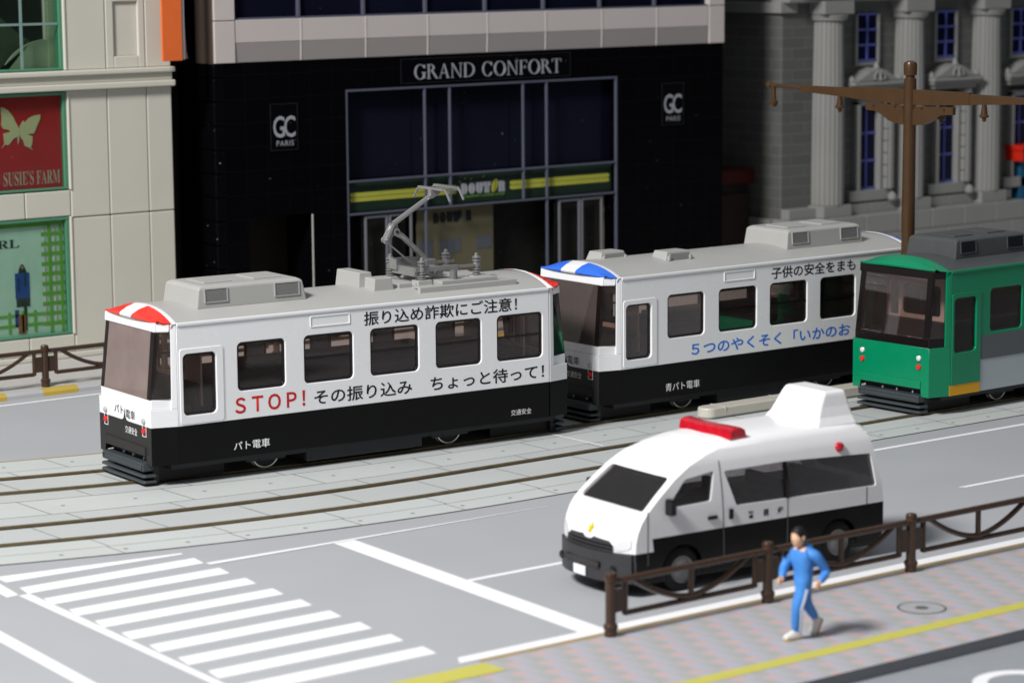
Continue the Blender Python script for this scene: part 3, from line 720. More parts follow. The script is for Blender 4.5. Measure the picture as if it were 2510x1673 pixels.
        R_ = {"D": [(xm+g, z0)] + arcs(xm+g, (z0+z1)/2, w/2-g, h/2, -90, 90), "O": [(xm+g, z0)] + arcs(xm+g, (z0+z1)/2, w/2-g, h/2, -90, 90), "U": [(2*xm-u, v) for u, v in L_][::-1], "T": [(2*xm-u, v) for u, v in L_][::-1], "R": [(xm+g, z0), (x1, z0), (x1, z0+h*0.42), (x1-0.02, z0+h*0.52), (x1, z0+h*0.6)] + arcs(xm+g, z1-h*0.22, w/2-g, h*0.22, 0, 90)}[ch]
        if ch == "U": L_ = L_; 
        for P in (L_, R_): B().prism(P, lambda u, v: (u, y, v), lambda u, v: (u, y+0.012, v)).obj("letter", m, par, T=T)
    for ch, x0, x1 in (("D", 42.09, 42.29), ("O", 42.33, 42.54), ("U", 42.58, 42.79), ("T", 42.81, 43.06), ("R", 43.33, 43.53)): fat(ch, x0, x1, 3.255, 3.545, M_["lettergrey"], f, 56.146)
    b = B(); P = []
    for k in range(20):
        a = 2*math.pi*k/20; u, v = 0.095*math.cos(a), 0.175*math.sin(a); P.append((43.195+u+0.28*v, 3.43+v))
    b.prism(P, lambda u, v: (u, 56.146, v), lambda u, v: (u, 56.158, v)); b.obj("coffee_bean", M_["lime"], f, T=T)
    b = B(); b.prism([(43.165, 3.28), (43.18, 3.28), (43.24, 3.58), (43.225, 3.58)], lambda u, v: (u, 56.142, v), lambda u, v: (u, 56.157, v)); b.obj("letter_slit", M_["fascia"], f, T=T)
    lettering(f, "GOURMET COFFEE SHOP", (42.12, 3.165, 43.53, 3.225), M_["poster_green"], T @ SIDE(56.155))
    for x, z in ((42.05, 3.60), (42.22, 3.67), (42.42, 3.65), (42.83, 3.69)):
        B().prism([(x-0.012, z-0.018), (x+0.012, z-0.018), (x+0.01, z+0.018), (x-0.01, z+0.018)], lambda u, v: (u, 56.146, v), lambda u, v: (u, 56.158, v)).obj("star_mark", M_["lime"], f, T=T)
    # cafe ground floor
    add(B().box((38.4, 56.85, 0.15), (47.3, 56.9, 3.0)), "shop_interior", M_["shopdark"])
    p = add(B().box((40.86, 56.45, 0.15), (43.36, 56.5, 2.93)), "cafe_poster", M_["cream"])
    for ch, x0, x1 in (("D", 41.38, 41.56), ("O", 41.60, 41.78), ("U", 41.82, 42.0), ("T", 42.03, 42.21), ("R", 42.46, 42.62)): fat(ch, x0, x1, 2.52, 2.80, M_["ink_black"], p, 56.437)
    B().prism([(42.24+0.07*math.cos(a)+0.03*math.sin(a), 2.70+0.13*math.sin(a)) for a in [2*math.pi*k/14 for k in range(14)]], lambda u, v: (u, 56.44, v), lambda u, v: (u, 56.448, v)).obj("bean_mark", M_["ink_black"], p, T=T)
    for x0, z0, x1, z1 in ((40.9, 1.62, 41.35, 2.1), (41.55, 1.7, 41.78, 2.08), (41.80, 1.7, 42.02, 2.08), (42.04, 1.7, 42.26, 2.08), (42.8, 1.75, 43.3, 2.1), (42.3, 0.4, 43.3, 1.15)):
        B().box((x0, 56.44, z0), (x1, 56.449, z1)).obj("picture", M_["cream2"], p, T=T)
    for x0, x1 in ((38.93, 40.42), (45.30, 46.84)):
        xm = (x0+x1)/2
        d = B()
        for a, c in ((x0, xm-0.02), (xm+0.02, x1)):
            d.box((a, 56.05, 0.15), (a+0.06, 56.10, 2.92)); d.box((c-0.06, 56.05, 0.15), (c, 56.10, 2.92)); d.box((a+0.06, 56.052, 2.85), (c-0.06, 56.098, 2.918))
        d_ = add(d, "glass_door", M_["doorgrey"], bevel=0.008)
        B().box((x0+0.05, 56.3, 0.15), (x1-0.05, 56.34, 2.9)).obj("pane", M_["shopdark"], d_, T=T)
    b = B(); b.loft([[(46.85+0.4*k/24, 56.5+0.05*math.sin(k*1.05), z) for k in range(25)] for z in (0.15, 2.9)]); add(b, "curtain", M_["curtain"], smooth=True)
    # name boards
    s = add(B().box((40.05, 55.965, 6.235), (45.65, 55.99, 6.87)), "name_board", M_["tileplain"], bevel=0.008)
    b = B()
    for a, c in (((40.05, 6.235), (45.65, 6.25)), ((40.05, 6.855), (45.65, 6.87)), ((40.05, 6.25), (40.065, 6.855)), ((45.635, 6.25), (45.65, 6.855))): b.box((a[0], 55.958, a[1]), (c[0], 55.97, c[1]))
    b.obj("board_edge", M_["edge_glint"], s, T=T)
    serif_line(s, "GRAND CONFORT", 40.47, 45.33, 6.335, 0.375, M_["lettergrey"], T @ SIDE(55.962))
    for dx in (0.0, 12.83):
        s = add(B().box((36.07+dx, 55.965, 4.74), (36.88+dx, 55.99, 5.90)), "logo_board", M_["tileplain"], bevel=0.008)
        b = B()
        for a, c in (((36.07, 4.74), (36.88, 4.755)), ((36.07, 5.885), (36.88, 5.90)), ((36.07, 4.755), (36.085, 5.885)), ((36.865, 4.755), (36.88, 5.885))): b.box((a[0]+dx, 55.958, a[1]), (c[0]+dx, 55.97, c[1]))
        b.obj("board_edge", M_["edge_glint"], s, T=T)
        lettering(s, "G", (36.15+dx, 5.06, 36.49+dx, 5.595), M_["lettergrey"], T @ SIDE(55.96), bold=0.012)
        lettering(s, "C", (36.47+dx, 5.06, 36.805+dx, 5.595), M_["lettergrey"], T @ SIDE(55.958), bold=0.012)
        lettering(s, "PARIS", (36.24+dx, 4.85, 36.75+dx, 4.985), M_["lettergrey"], T @ SIDE(55.96), bold=0.0, spacing=1.12)
dark_building()

def bank():
    t = thing("bank_building", "grey stone bank with fluted columns and blue windows behind the trolley pole", "building", (59, 56, 0.15))
    T = Matrix.Translation((-59, -56, -0.15))
    def add(b, name, m, **k): return b.obj(name, m, t, T=T, **k)
    W = 56.62
    add(B().box((54.06, W, 0.15), (74.2, 64, 14), None), "wall", M_["bankbrick"], bevel=0.06)
    add(B().box((54.045, W+0.06, 0.15), (54.06, 64, 14), None), "side_wall", M_["bankbrick_side"])
    b = B()
    rows = [(0.15, 0.55), (0.56, 1.115), (1.125, 1.70)]
    for r_, (z0, z1) in enumerate(rows):
        x = 54.0 - (0.7 if r_ % 2 else 0.0)
        while x < 63.9:
            b.box((max(53.85, x), 55.86, z0), (min(63.9, x+1.40), 56.9, z1)); x += 1.415
        b.box((53.84, 56.9, z0), (54.1, 64, z1))
    add(b, "foundation", M_["bank"], bevel=0.03)
    b = B()
    x = 54.1
    while x < 63.6: b.box((x, 56.3, 1.70), (min(63.7, x+1.12), 56.7, 2.0)); x += 1.13
    add(b, "sill_course", M_["bank"], bevel=0.02)
    centers = (55.78, 59.17, 62.56)
    for cx in centers:
        b = B(); n = 20; rings = []
        for h, r in [(0, 0.50), (0.5, 0.502), (2.7, 0.49), (4.6, 0.455), (5.38, 0.44)]:
            ring = []
            for k in range(n*6):
                a = 2*math.pi*k/(n*6); d = 1 - 0.085*max(0, math.sin(k/6*2*math.pi))**0.8 if True else 1
                ring.append((cx+r*d*math.cos(a), 56.45+r*d*math.sin(a), 2.06+h))
            rings.append(ring)
        b.loft(rings, None, True, True); c = add(b, "column", M_["bank"], smooth=True)
        B().box((cx-0.58, 55.98, 1.70), (cx+0.58, 57.0, 2.05)).obj("plinth", M_["bank"], c, T=T, bevel=0.02)
        b = B().lathe([(0.46, 0), (0.54, 0.03), (0.54, 0.08), (0.58, 0.14), (0.58, 0.18)], (cx, 56.45, 7.43), seg=32)
        b.box((cx-0.60, 55.98, 7.63), (cx+0.60, 57.0, 8.02)); b.obj("capital", M_["bank"], c, T=T, bevel=0.015)
    b = B(); b.box((54.0, 56.25, 7.98), (74.2, 57, 8.5)); b.box((53.8, 55.8, 8.5), (74.4, 57, 8.75)); b.box((54.0, 56.1, 8.75), (74.2, 57, 12)); add(b, "entablature", M_["bank"], bevel=0.03)
    b = B(); b.box((53.9, 56.5, 7.68), (54.6, 57, 8.0)); b.box((53.9, 57, 7.68), (54.07, 64, 8.0)); add(b, "string_course", M_["bank"], bevel=0.03)
    for cx in (57.49, 60.87, 64.26):
        if cx < 65:
            for nm, z0, z1, nr in (("window", 2.42, 4.88, 3), ("window", 6.22, 7.58, 3)):
                w = add(B().box((cx-0.40, W-0.05, z0), (cx+0.40, W-0.02, z1)), nm, M_["navy"])
                f = B()
                f.box((cx-0.42, W-0.085, z0-0.03), (cx+0.42, W-0.04, z0+0.03)).box((cx-0.42, W-0.085, z1-0.03), (cx+0.42, W-0.04, z1+0.03))
                f.box((cx-0.03, W-0.087, z0), (cx+0.03, W-0.04, z1))
                for k in range(1, nr): z = z0+(z1-z0)*k/nr; f.box((cx-0.42, W-0.083, z-0.03), (cx+0.42, W-0.04, z+0.03))
                f.obj("frame", M_["indigo"], w, T=T)
                j = B()
                if z0 < 3:
                    j.box((cx-0.50, 56.35, z0-0.1), (cx-0.405, W, z1+0.15)).box((cx+0.405, 56.35, z0-0.1), (cx+0.50, W, z1+0.15)).box((cx-0.5, 56.35, z1+0.03), (cx+0.5, W, z1+0.2)).box((cx-0.9, 56.3, z0-0.36), (cx+0.9, W, z0-0.04))
                else:
                    j.box((cx-0.5, W-0.08, z0-0.16), (cx+0.5, W, z0-0.05)).box((cx-0.5, W-0.12, z0-0.1), (cx-0.42, W, z1)).box((cx+0.42, W-0.12, z0-0.1), (cx+0.5, W, z1))
                j.obj("surround", M_["bank"], w, T=T, bevel=0.015)
            for s in (1,):
                b = B(); px = cx + s*0.72
                for k in range(8): b.box((px-0.17, 56.22, 2.38+0.36*k), (px+0.17, W, 2.38+0.36*k+0.345))
                b.box((px-0.08, 56.17, 2.38), (px+0.08, 56.3, 5.26))
                q = add(b, "pilaster", M_["bank"], bevel=0.025)
                B().lathe([(0.09, 0), (0.14, 0.05), (0.14, 0.16), (0.07, 0.24), (0.02, 0.28)], (px, 56.14, 2.03), seg=12).obj("scroll_foot", M_["bank"], q, T=T, smooth=True)
            b = B()
            b.box((cx-1.06, 56.02, 5.40), (cx+1.06, W, 5.50)); b.box((cx-1.10, 55.95, 5.50), (cx+1.10, W, 5.61)); b.box((cx-0.95, 56.12, 5.27), (cx+0.95, W, 5.40))
            b.prism([(cx-1.05, 5.61), (cx+1.05, 5.61), (cx+0.75, 5.72), (cx+0.35, 5.93), (cx, 6.02), (cx-0.35, 5.93), (cx-0.75, 5.72)], lambda u, v: (u, 56.05, v), lambda u, v: (u, W, v))
            p = add(b, "pediment", M_["bank"], bevel=0.03)
            b = B()
            b.lathe([(0.07, 0), (0.10, 0.08), (0.05, 0.2), (0.02, 0.25)], (cx, 56.15, 5.95), seg=10)
            for s in (-1, 1):
                b.lathe([(0.10, 0), (0.12, 0.06), (0.07, 0.15), (0.02, 0.2)], (cx+s*0.98, 56.2, 5.60), seg=10)
                b.tube([(cx+s*0.06, 56.02, 5.92), (cx+s*0.2, 56.0, 5.82), (cx+s*0.22, 56.0, 5.70), (cx+s*0.08, 56.0, 5.66)], 0.04, seg=6)
            b.tube([(cx, 56.0, 5.9), (cx, 55.97, 5.64)], 0.05, seg=6)
            b.obj("carving", M_["bank"], p, T=T, smooth=True)
bank()
t = thing("kiosk", "blue kiosk with a red fascia at the right end of the bank", "kiosk", (65, 56.4, 0.15))
T_ = Matrix.Translation((-65, -56.4, -0.15))
B().box((64.1, 56.3, 0.15), (68, 60, 2.88)).obj("wall", M_["shop_blue"], t, T=T_, bevel=0.03)
B().box((63.75, 55.95, 2.88), (68.3, 60, 3.22)).box((63.7, 55.9, 3.222), (68.3, 60, 3.38)).obj("fascia", M_["shop_red"], t, T=T_, bevel=0.02)
t = thing("shed", "dark wooden shed with a red roof in the gap beside the black building", "shed", (53.0, 58, 0.15))
T_ = Matrix.Translation((-53.0, -58, -0.15))
B().box((52.4, 57.6, 0.15), (53.75, 59.5, 2.45)).obj("wall", M_["wood"], t, T=T_, bevel=0.02)
B().box((52.3, 57.5, 2.75), (53.85, 59.6, 3.15)).obj("roof", M_["shed_red"], t, T=T_, bevel=0.03)
B().box((52.5, 57.7, 2.45), (53.7, 59.4, 2.75)).obj("eaves", M_["brownwall"], t, T=T_)

# ------------------------------------------------------------------ tram stop island and pole
t = thing("platform_island", "low cream platform island with a rounded end between the tram tracks", "platform", (37, 40.86, 0.016))
b = B(); P = [(-0.22+0.10*(1-math.cos(R(a))) , 0.235*0) for a in ()]
pts = [(8.5, -0.24), (8.5, 0.24)] + [(-0.02+0.24*math.cos(R(a))*0.9, 0.24*math.sin(R(a))) for a in range(90, 271, 15)]
b.prism(pts, lambda u, v: (u, v, 0.03), lambda u, v: (u*0.995+0.02, v*0.94, 0.235)); b.obj("block", M_["stone"], t, bevel=0.03)
B().prism([(u, v*0.9) for u, v in pts], lambda u, v: (u+0.02, v, 0), lambda u, v: (u+0.02, v, 0.03)).obj("base", M_["kerb_dark"], t)  # dark slab in place of the shadow below the block
b = B()
for x in (0.28, 1.95, 3.6, 5.3): b.box((x-0.012, -0.238, 0.06), (x+0.012, 0.238, 0.2395))
b.obj("joint_rib", M_["card"], t)
b = B()
for s in (-1, 1): b.box((0.35, s*0.13-0.01, 0.2), (8.3, s*0.13+0.01, 0.2385))
b.obj("top_line", M_["card"], t)

def trolley_pole():
    X, Y = 42.80, 40.78
    t = thing("trolley_pole", "brown overhead line pole with a long double cross arm above the green tram", "pole", (X, Y, 0.235))
    z = -0.235
    b = B().lathe([(0.20, 0), (0.20, 0.2), (0.155, 0.28), (0.150, 3), (0.137, 5.9), (0.135, 6.55), (0.13, 6.60), (0.10, 6.61), (0.10, 6.67), (0.145, 6.675), (0.148, 6.90), (0.13, 6.95), (0.05, 6.985)], (0, 0, 0), seg=20)
    b.obj("post", M_["pole"], t, smooth=True)
    for s in (-1, 1):
        b = B()
        def yy(v): return s*v
        f0, f1 = (lambda u, v: (-0.045, u, v)), (lambda u, v: (0.045, u, v))
        b.prism([(yy(0), 6.25+z), (yy(1.75), 6.33+z), (yy(1.75), 6.60+z), (yy(0), 6.60+z)], f0, f1)
        b.prism([(yy(1.75), 6.34+z), (yy(3.45), 6.42+z), (yy(3.45), 6.555+z), (yy(1.75), 6.57+z)], lambda u, v: (-0.036, u, v), lambda u, v: (0.036, u, v))
        b.tube([(0, yy(3.40), 6.50+z), (0, yy(4.40), 6.525+z)], 0.05)
        b.lathe([(0.02, -0.10), (0.075, -0.06), (0.085, 0.0), (0.06, 0.06), (0.02, 0.09)], (0, yy(4.45), 6.53+z), seg=12, axis='Y')
        b.tube([(0, yy(4.30), 6.52+z), (0, yy(4.27), 6.03+z)], 0.055); b.lathe([(0.03, -0.12), (0.085, -0.09), (0.085, -0.06), (0.05, -0.04), (0.05, 0.08), (0.03, 0.1)], (0, yy(4.32), 6.12+z), seg=12, axis='Y')
        a = b.obj("cross_arm", M_["pole"], t, bevel=0.008)
        b = B(); pr = [(0.08, 6.235), (1.30, 6.27), (1.30, 6.10), (1.05, 6.09)] + [(1.05-0.07*k-0.03, 6.09-0.245*math.sin(R(90*k/10))**1.4) for k in range(1, 11)] + [(0.22, 5.83), (0.08, 5.83)]
        b.prism([(yy(u), v+z) for u, v in pr], lambda u, v: (-0.05, u, v), lambda u, v: (0.05, u, v)); b.obj("bracket", M_["pole"], t, bevel=0.008)
        for v, dx in ((2.15, 0.0), (0.78, 0.16)):
            B().lathe([(0.03, 0.42), (0.055, 0.40), (0.05, 0.36), (0.06, 0.28), (0.075, 0.16), (0.10, 0.14), (0.10, 0.10), (0.045, 0.07), (0.045, 0.02), (0.02, 0.0)], (dx, yy(v), 6.00+z - (0.12 if dx else 0)), seg=14).obj("insulator", M_["pole"], t, smooth=True)
        for v in (0.15, 0.4, 1.05): B().lathe([(0.022, 0), (0.022, 0.02), (0.01, 0.028)], (-0.05, yy(v), 6.20+z), seg=8, axis='X').obj("bolt", M_["pole"], a)
trolley_pole()
#TRAMS
# ------------------------------------------------------------------ trams
def arch(y): return 2.995 + 0.245*(1 - min(1, abs(y)/1.2)**2.3)
AY = [-1.2, -1.185, -1.15, -1.08, -0.95, -0.8, -0.6, -0.4, -0.2, 0, 0.2, 0.4, 0.6, 0.8, 0.95, 1.08, 1.15, 1.185, 1.2]
WIN = [(-2.90, -1.885), (-1.482, -0.406), (-0.025, 1.065), (1.455, 2.515), (2.885, 3.975)]
def make_tram(label, loc, rz, L):
    """L: livery"""
    t = thing("tram", label, "tram", loc, rz, "model trams standing on the street tracks")
    up, lo, rf, fr = L['upper'], L['lower'], L['roof'], L['nose']
    zs = 1.135
    # --- side walls
    for T in (IDT, ROT):
        holes = [rrect(-4.035, 1.315, -3.345, 2.465, 0.10)] + [rrect(a, 1.66, c, 2.575, 0.10) for a, c in WIN]
        outer = [(-4.15, zs), (4.13, zs), (4.13, 2.985), (-4.15, 2.985)]
        me = curve_plate([outer]+holes, 0.07, 0.012)
        B().mesh(me, T @ SIDE(-1.2)).obj("side_wall", up, t, fix=False)
        B().box((-4.15, -1.195, 0.425), (4.13, -1.13, zs), None).obj("lower_panel", lo, t, T=T, bevel=0.01)
        for z0, z1, x0, x1, m in L.get('stripes', ()):
            B().box((x0, -1.206, z0), (x1, -1.15, z1)).obj("stripe", m, t, T=T)
        # door leaf, standing a little proud
        dz = L.get('door_low', 1.16)
        d = B().mesh(curve_plate([rrect(-4.10, dz, -3.20, 2.56, 0.06), rrect(-4.035, 1.315, -3.345, 2.465, 0.10)], 0.03, 0.008), T @ SIDE(-1.215)).obj("door", L.get('door', up), t, fix=False)
        f = B().mesh(curve_plate([rrect(-4.037, 1.313, -3.343, 2.467, 0.10), rrect(-3.99, 1.36, -3.39, 2.42, 0.08)], 0.05, 0.006), T @ SIDE(-1.165)).obj("window_seal", M_["rubber"], d, fix=False)
        B().box((-4.0, -1.150, 1.35), (-3.38, -1.142, 2.43)).obj("pane", M_["glass"], d, T=T)
        B().box((-3.207, -1.206, 1.145), (-3.178, -1.19, 2.5)).obj("door_post", up, t, T=T)
        for k, (a, c) in enumerate(WIN):
            w = B().mesh(curve_plate([rrect(a-0.003, 1.657, c+0.003, 2.578, 0.10), rrect(a+0.045, 1.705, c-0.045, 2.53, 0.08)], 0.05, 0.006), T @ SIDE(-1.165)).obj("window", M_["rubber"], t, fix=False)
            B().box((a+0.03, -1.150, 1.69), (c-0.03, -1.142, 2.545)).obj("pane", M_["glass"], w, T=T)
            if k: B().box((a+0.02, -1.176, 2.105), (c-0.02, -1.15, 2.15)).obj("sash_bar", M_["rubber"], w, T=T)
        B().mesh(curve_plate([rrect(-1.345, 2.722, -0.475, 2.932, 0.02), rrect(-1.325, 2.742, -0.495, 2.912, 0.015)], 0.02, 0.005), T @ SIDE(-1.213)).obj("sign_frame", up, t, fix=False)
        B().box((-4.14, -1.225, 2.985), (4.12, -1.15, 3.045)).obj("cornice_strip", L.get('strip', up), t, T=T, bevel=0.012)
    # --- roof
    b = B()
    rings = []
    for s in (-4.13, -2, 0, 2, 4.13): rings.append([(s, y*0.985, arch(y)+0.022) for y in AY])
    b.loft(rings); b.loft([[(s, y*0.97, arch(y)-0.05) for y in AY] for s in (-4.13, 4.13)])
    b.obj("roof", rf, t, smooth=True)
    # --- ends
    for T in (IDT, ROT):
        nose, cab = (-4.65, 1.08), (-4.15, 1.2)
        def ck(tt, s, inset=0.0):   # point along the cheek, 0 at the nose corner, 1 at the cab corner
            return (nose[0]+(cab[0]-nose[0])*tt + inset*0.25, s*(nose[1]+(cab[1]-nose[1])*tt - inset))
        def wall(path, z0, z1, th=0.06):
            b = B(); n = len(path)
            inn = [(x+th*(1 if abs(y) < 1.0 or True else 0), y*(1-th/1.2)) for x, y in path]
            b.loft([[(x, y, z0) for x, y in path], [(x, y, z1) for x, y in path], [(x, y, z1) for x, y in inn], [(x, y, z0) for x, y in inn], [(x, y, z0) for x, y in path]])
            return b
        zl = L.get('nose_split', zs)
        # dark lower end with the opening for the bumper
        me = curve_plate([[(-1.08, 0.425), (-0.87, 0.425), (-0.85, 0.60), (0.85, 0.60), (0.87, 0.425), (1.08, 0.425), (1.08, zl), (-1.08, zl)]], 0.05, 0.004)
        B().mesh(me, T @ FRONT(-4.65)).obj("front_panel", L['front_low'], t, fix=False)
        for s in (-1, 1):
            P = [ck(0, s), ck(1, s)]
            b = B(); (xa, ya), (xb, yb) = P
            b.hexa([(xa, ya, 0.425), (xb, yb, 0.425), (xb, yb*0.955, 0.425), (xa+0.05, ya*0.955, 0.425), (xa, ya, zl), (xb, yb, zl), (xb, yb*0.955, zl), (xa+0.05, ya*0.955, zl)])
            b.obj("cheek_panel", lo if zl <= zs else L['nose'], t, T=T, bevel=0.004)
            if zl < 1.4:
                b = B(); b.hexa([(xa, ya, zl), (xb, yb, zl), (xb, yb*0.955, zl), (xa+0.05, ya*0.955, zl), (xa, ya, 1.46), (xb, yb, 1.46), (xb, yb*0.955, 1.46), (xa+0.05, ya*0.955, 1.46)])
                b.obj("cheek_panel", fr, t, T=T, bevel=0.006)
            # pillar strip
            (xa, ya) = ck(0.76, s)
            b = B(); b.hexa([(xa, ya, 1.46), (xb, yb, 1.46), (xb, yb*0.95, 1.46), (xa+0.02, ya*0.95, 1.46), (xa+0.02, ya, 3.02), (xb, yb, 3.02), (xb, yb*0.95, 3.02), (xa+0.04, ya*0.95, 3.02)])
            b.obj("pillar", fr, t, T=T, bevel=0.012)
        if zl < 1.4:
            b = B(); b.box((-4.65, -1.08, zl), (-4.60, 1.08, 1.46)); b.obj("front_panel", fr, t, T=T, bevel=0.006)
        if L.get('peak'):
            P = [(-0.16, zs-0.002), (0.16, zs-0.002), (0.085, 1.15), (0.04, 1.19), (0.012, 1.30), (0.0, 1.375), (-0.012, 1.30), (-0.04, 1.19), (-0.085, 1.15)]
            B().prism(P, lambda u, v: (-4.653, -u, v), lambda u, v: (-4.645, -u, v)).obj("front_peak", L['front_low'], t, T=T)
        # apron ridge
        B().box((-4.685, -0.86, 0.585), (-4.62, 0.86, 0.755)).obj("apron", L['front_low'], t, T=T, bevel=0.02)
        # band under the windshield
        pth = [ck(0.76, -1, 0.03), ck(0.02, -1, 0.03), ck(0.02, 1, 0.03), ck(0.76, 1, 0.03)]
        wall([(x+0.01, y) for x, y in pth], 1.465, 1.65).obj("windshield_base", L['wsframe'], t, T=T, bevel=0.015)
        # glass
        gb, gt = (-4.628, 1.035), (-4.49, 1.01)
        (cx_, cy_) = ck(0.74, 1, 0.02)
        B().hexa([(gb[0], -gb[1], 1.645), (gb[0], gb[1], 1.645), (gb[0]+0.008, gb[1], 1.645), (gb[0]+0.008, -gb[1], 1.645), (gt[0], -gt[1], 2.92), (gt[0], gt[1], 2.92), (gt[0]+0.008, gt[1], 2.92), (gt[0]+0.008, -gt[1], 2.92)]).obj("windshield", L.get('ws', M_["glass_front"]), t, T=T)
        for s in (-1, 1):
            B().hexa([(gb[0], s*gb[1], 1.645), (cx_, s*cy_, 1.645), (cx_, s*(cy_-0.008), 1.645), (gb[0], s*(gb[1]-0.008), 1.645), (gt[0], s*gt[1], 2.92), (cx_+0.02, s*(cy_-0.01), 2.92), (cx_+0.02, s*(cy_-0.018), 2.92), (gt[0], s*(gt[1]-0.008), 2.92)]).obj("quarter_window", M_["glass"], t, T=T)
            B().hexa([(gb[0]-0.004, s*(gb[1]+0.002), 1.648), (gb[0]-0.004, s*(gb[1]-0.14), 1.648), (gb[0]+0.07, s*(gb[1]-0.15), 1.65), (gb[0]+0.08, s*(gb[1]-0.008), 1.65),
                      (gt[0]-0.004, s*(gt[1]+0.002), 2.915), (gt[0]-0.004, s*(gt[1]-0.15), 2.915), (gt[0]+0.07, s*(gt[1]-0.16), 2.92), (gt[0]+0.10, s*(gt[1]-0.008), 2.92)]).obj("corner_post", M_["pillar"], t, T=T, bevel=0.01)
        # header above the windshield
        b = B()
        b.hexa([(-4.515, -1.04, 2.885), (-4.515, 1.04, 2.885), (-4.40, 1.04, 2.885), (-4.40, -1.04, 2.885), (-4.50, -1.045, 3.06), (-4.50, 1.045, 3.06), (-4.35, 1.045, 3.06), (-4.35, -1.045, 3.06)])
        for s in (-1, 1):
            b.hexa([(-4.50, s*1.03, 2.885), (-4.27, s*1.165, 2.885), (-4.27, s*1.10, 2.885), (-4.45, s*1.0, 2.885), (-4.485, s*1.04, 3.03), (-4.26, s*1.17, 3.03), (-4.26, s*1.10, 3.03), (-4.40, s*1.0, 3.03)])
        b.obj("header", L['wsframe'], t, T=T, bevel=0.02)
        # white end ring of the roof
        b = B()
        b.loft([[(-4.245, y*1.0, arch(y)+0.01) for y in AY], [(-4.24, y*1.003, arch(y)+0.032) for y in AY], [(-4.14, y*1.003, arch(y)+0.038) for y in AY], [(-4.12, y*0.99, arch(y)+0.035) for y in AY]])
        b.loft([[(-4.25, y*1.0, arch(y)+0.01) for y in AY], [(-4.25, y*0.95, arch(y)-0.14) for y in AY]])
        b.obj("roof_rim", fr, t, T=T, smooth=True)
        # visor
        vo = None
        segs = L['visor']
        for (y0, y1, m, nm) in segs:
            b = B(); N = max(4, int((y1-y0)/0.12)); ys = [y0+(y1-y0)*k/N for k in range(N+1)]
            def fx(y): return -4.575 + 0.07*(y/1.06)**2 + 0.10*max(0, abs(y)-0.9)
            def yb_(y): return y*1.125
            lip0 = [(fx(y)+0.02, y, 3.045+0.02*(1-(y/1.06)**2)) for y in ys]
            lip1 = [(fx(y), y, 3.07+0.03*(1-(y/1.06)**2)) for y in ys]
            lip2 = [(fx(y)+0.03, y*1.01, 3.092+0.05*(1-(y/1.06)**2)) for y in ys]
            mid = [(-4.40, y*1.06, 0.5*(3.085+0.06*(1-(y/1.06)**2)) + 0.5*(arch(yb_(y))) + 0.030*(1-0.6*(abs(y)/1.06)**3)) for y in ys]
            bk = [(-4.225, yb_(y), arch(yb_(y))+0.036) for y in ys]
            bk2 = [(-4.225, yb_(y), arch(yb_(y))-0.03) for y in ys]
            b.loft([lip0, lip1, lip2, mid, bk, bk2, lip0])
            for e in (0, -1): pass
            o_ = b.obj(nm, m, vo if vo and nm == "stripe" else t, T=T, smooth=True)
            if vo is None: vo = o_
        # bumper slats
        bp = B().box((-4.725, -0.855, 0.295), (-4.50, 0.855, 0.455)).obj("bumper", M_["bumper"], t, T=T, bevel=0.02)
        B().mesh(curve_plate([rrect(-0.82, 0.325, 0.82, 0.43, 0.02), rrect(-0.79, 0.342, 0.79, 0.413, 0.015)], 0.02, 0.004), T @ FRONT(-4.745)).obj("bumper_frame", M_["bumper"], bp, fix=False)
        for z in (0.185, 0.075):
            b = B(); b.prism([(-4.74, -0.86), (-4.70, -0.90), (-4.48, -0.92), (-4.48, 0.92), (-4.70, 0.90), (-4.74, 0.86)], lambda u, v: (u, v, z), lambda u, v: (u, v, z+0.052)); b.obj("slat", M_["bumper"], bp, T=T, bevel=0.015)
        B().box((-4.5, -0.84, 0.06), (-4.40, 0.84, 0.74)).obj("bumper_recess", M_["under"], bp, T=T)
        for y in (-0.55, -0.1, 0.3): B().box((-4.56, y-0.008, 0.47), (-4.52, y+0.008, 0.52)).obj("coupler_pin", M_["plate"], bp, T=T)
        # lamps
        for s in (-1, 1):
            y = 0.80*s
            h = B().mesh(curve_plate([rrect(-0.075-y, 0.94, 0.085-y, 1.335, 0.012), rrect(-0.062-y, 0.953, 0.072-y, 1.322, 0.01)], 0.016, 0.003), T @ FRONT(-4.655)).obj("lamp_frame", L['lampframe'], t, fix=False)
            hl = B().lathe([(0.058, 0.0), (0.055, -0.03), (0.035, -0.045), (0.005, -0.05)], (-4.65, y-0.005, 1.232), seg=16, axis='X').obj("headlight", L['head'], h, T=T, smooth=True)
            B().lathe([(0.058, 0.0), (0.055, -0.03), (0.035, -0.042), (0.005, -0.047)], (-4.65, y-0.005, 1.048), seg=16, axis='X').obj("tail_light", M_["lamp_red"], h, T=T, smooth=True)
    # --- inside and underneath
    B().box((-3.75, -1.05, 0.45), (3.75, 1.05, 1.86)).box((-2.2, -0.5, 1.86), (1.9, 0.5, 2.02)).obj("seat_block", M_["interior"], t)
    for xa, xb in ((-4.48, -3.75), (3.75, 4.48)): B().box((xa, -0.95, 1.2), (xb, 0.95, 1.45)).obj("cab_console", M_["cab"], t)
    for T in (IDT, ROT):
        B().mesh(curve_plate([[(-1.1, 1.45), (1.1, 1.45), (1.08, 2.93), (-1.08, 2.93)], rrect(-0.62, 1.95, 0.45, 2.60, 0.08), rrect(-0.98, 1.9, -0.74, 2.62, 0.05)], 0.04, 0.004), T @ FRONT(-3.62)).obj("added_cab_partition", M_["cab_added_wall"], t, fix=False)  # pale panel added so the windshield reads lighter
    B().box((-4.25, -1.06, 0.32), (4.25, 1.06, 0.46)).obj("underframe", M_["under"], t)
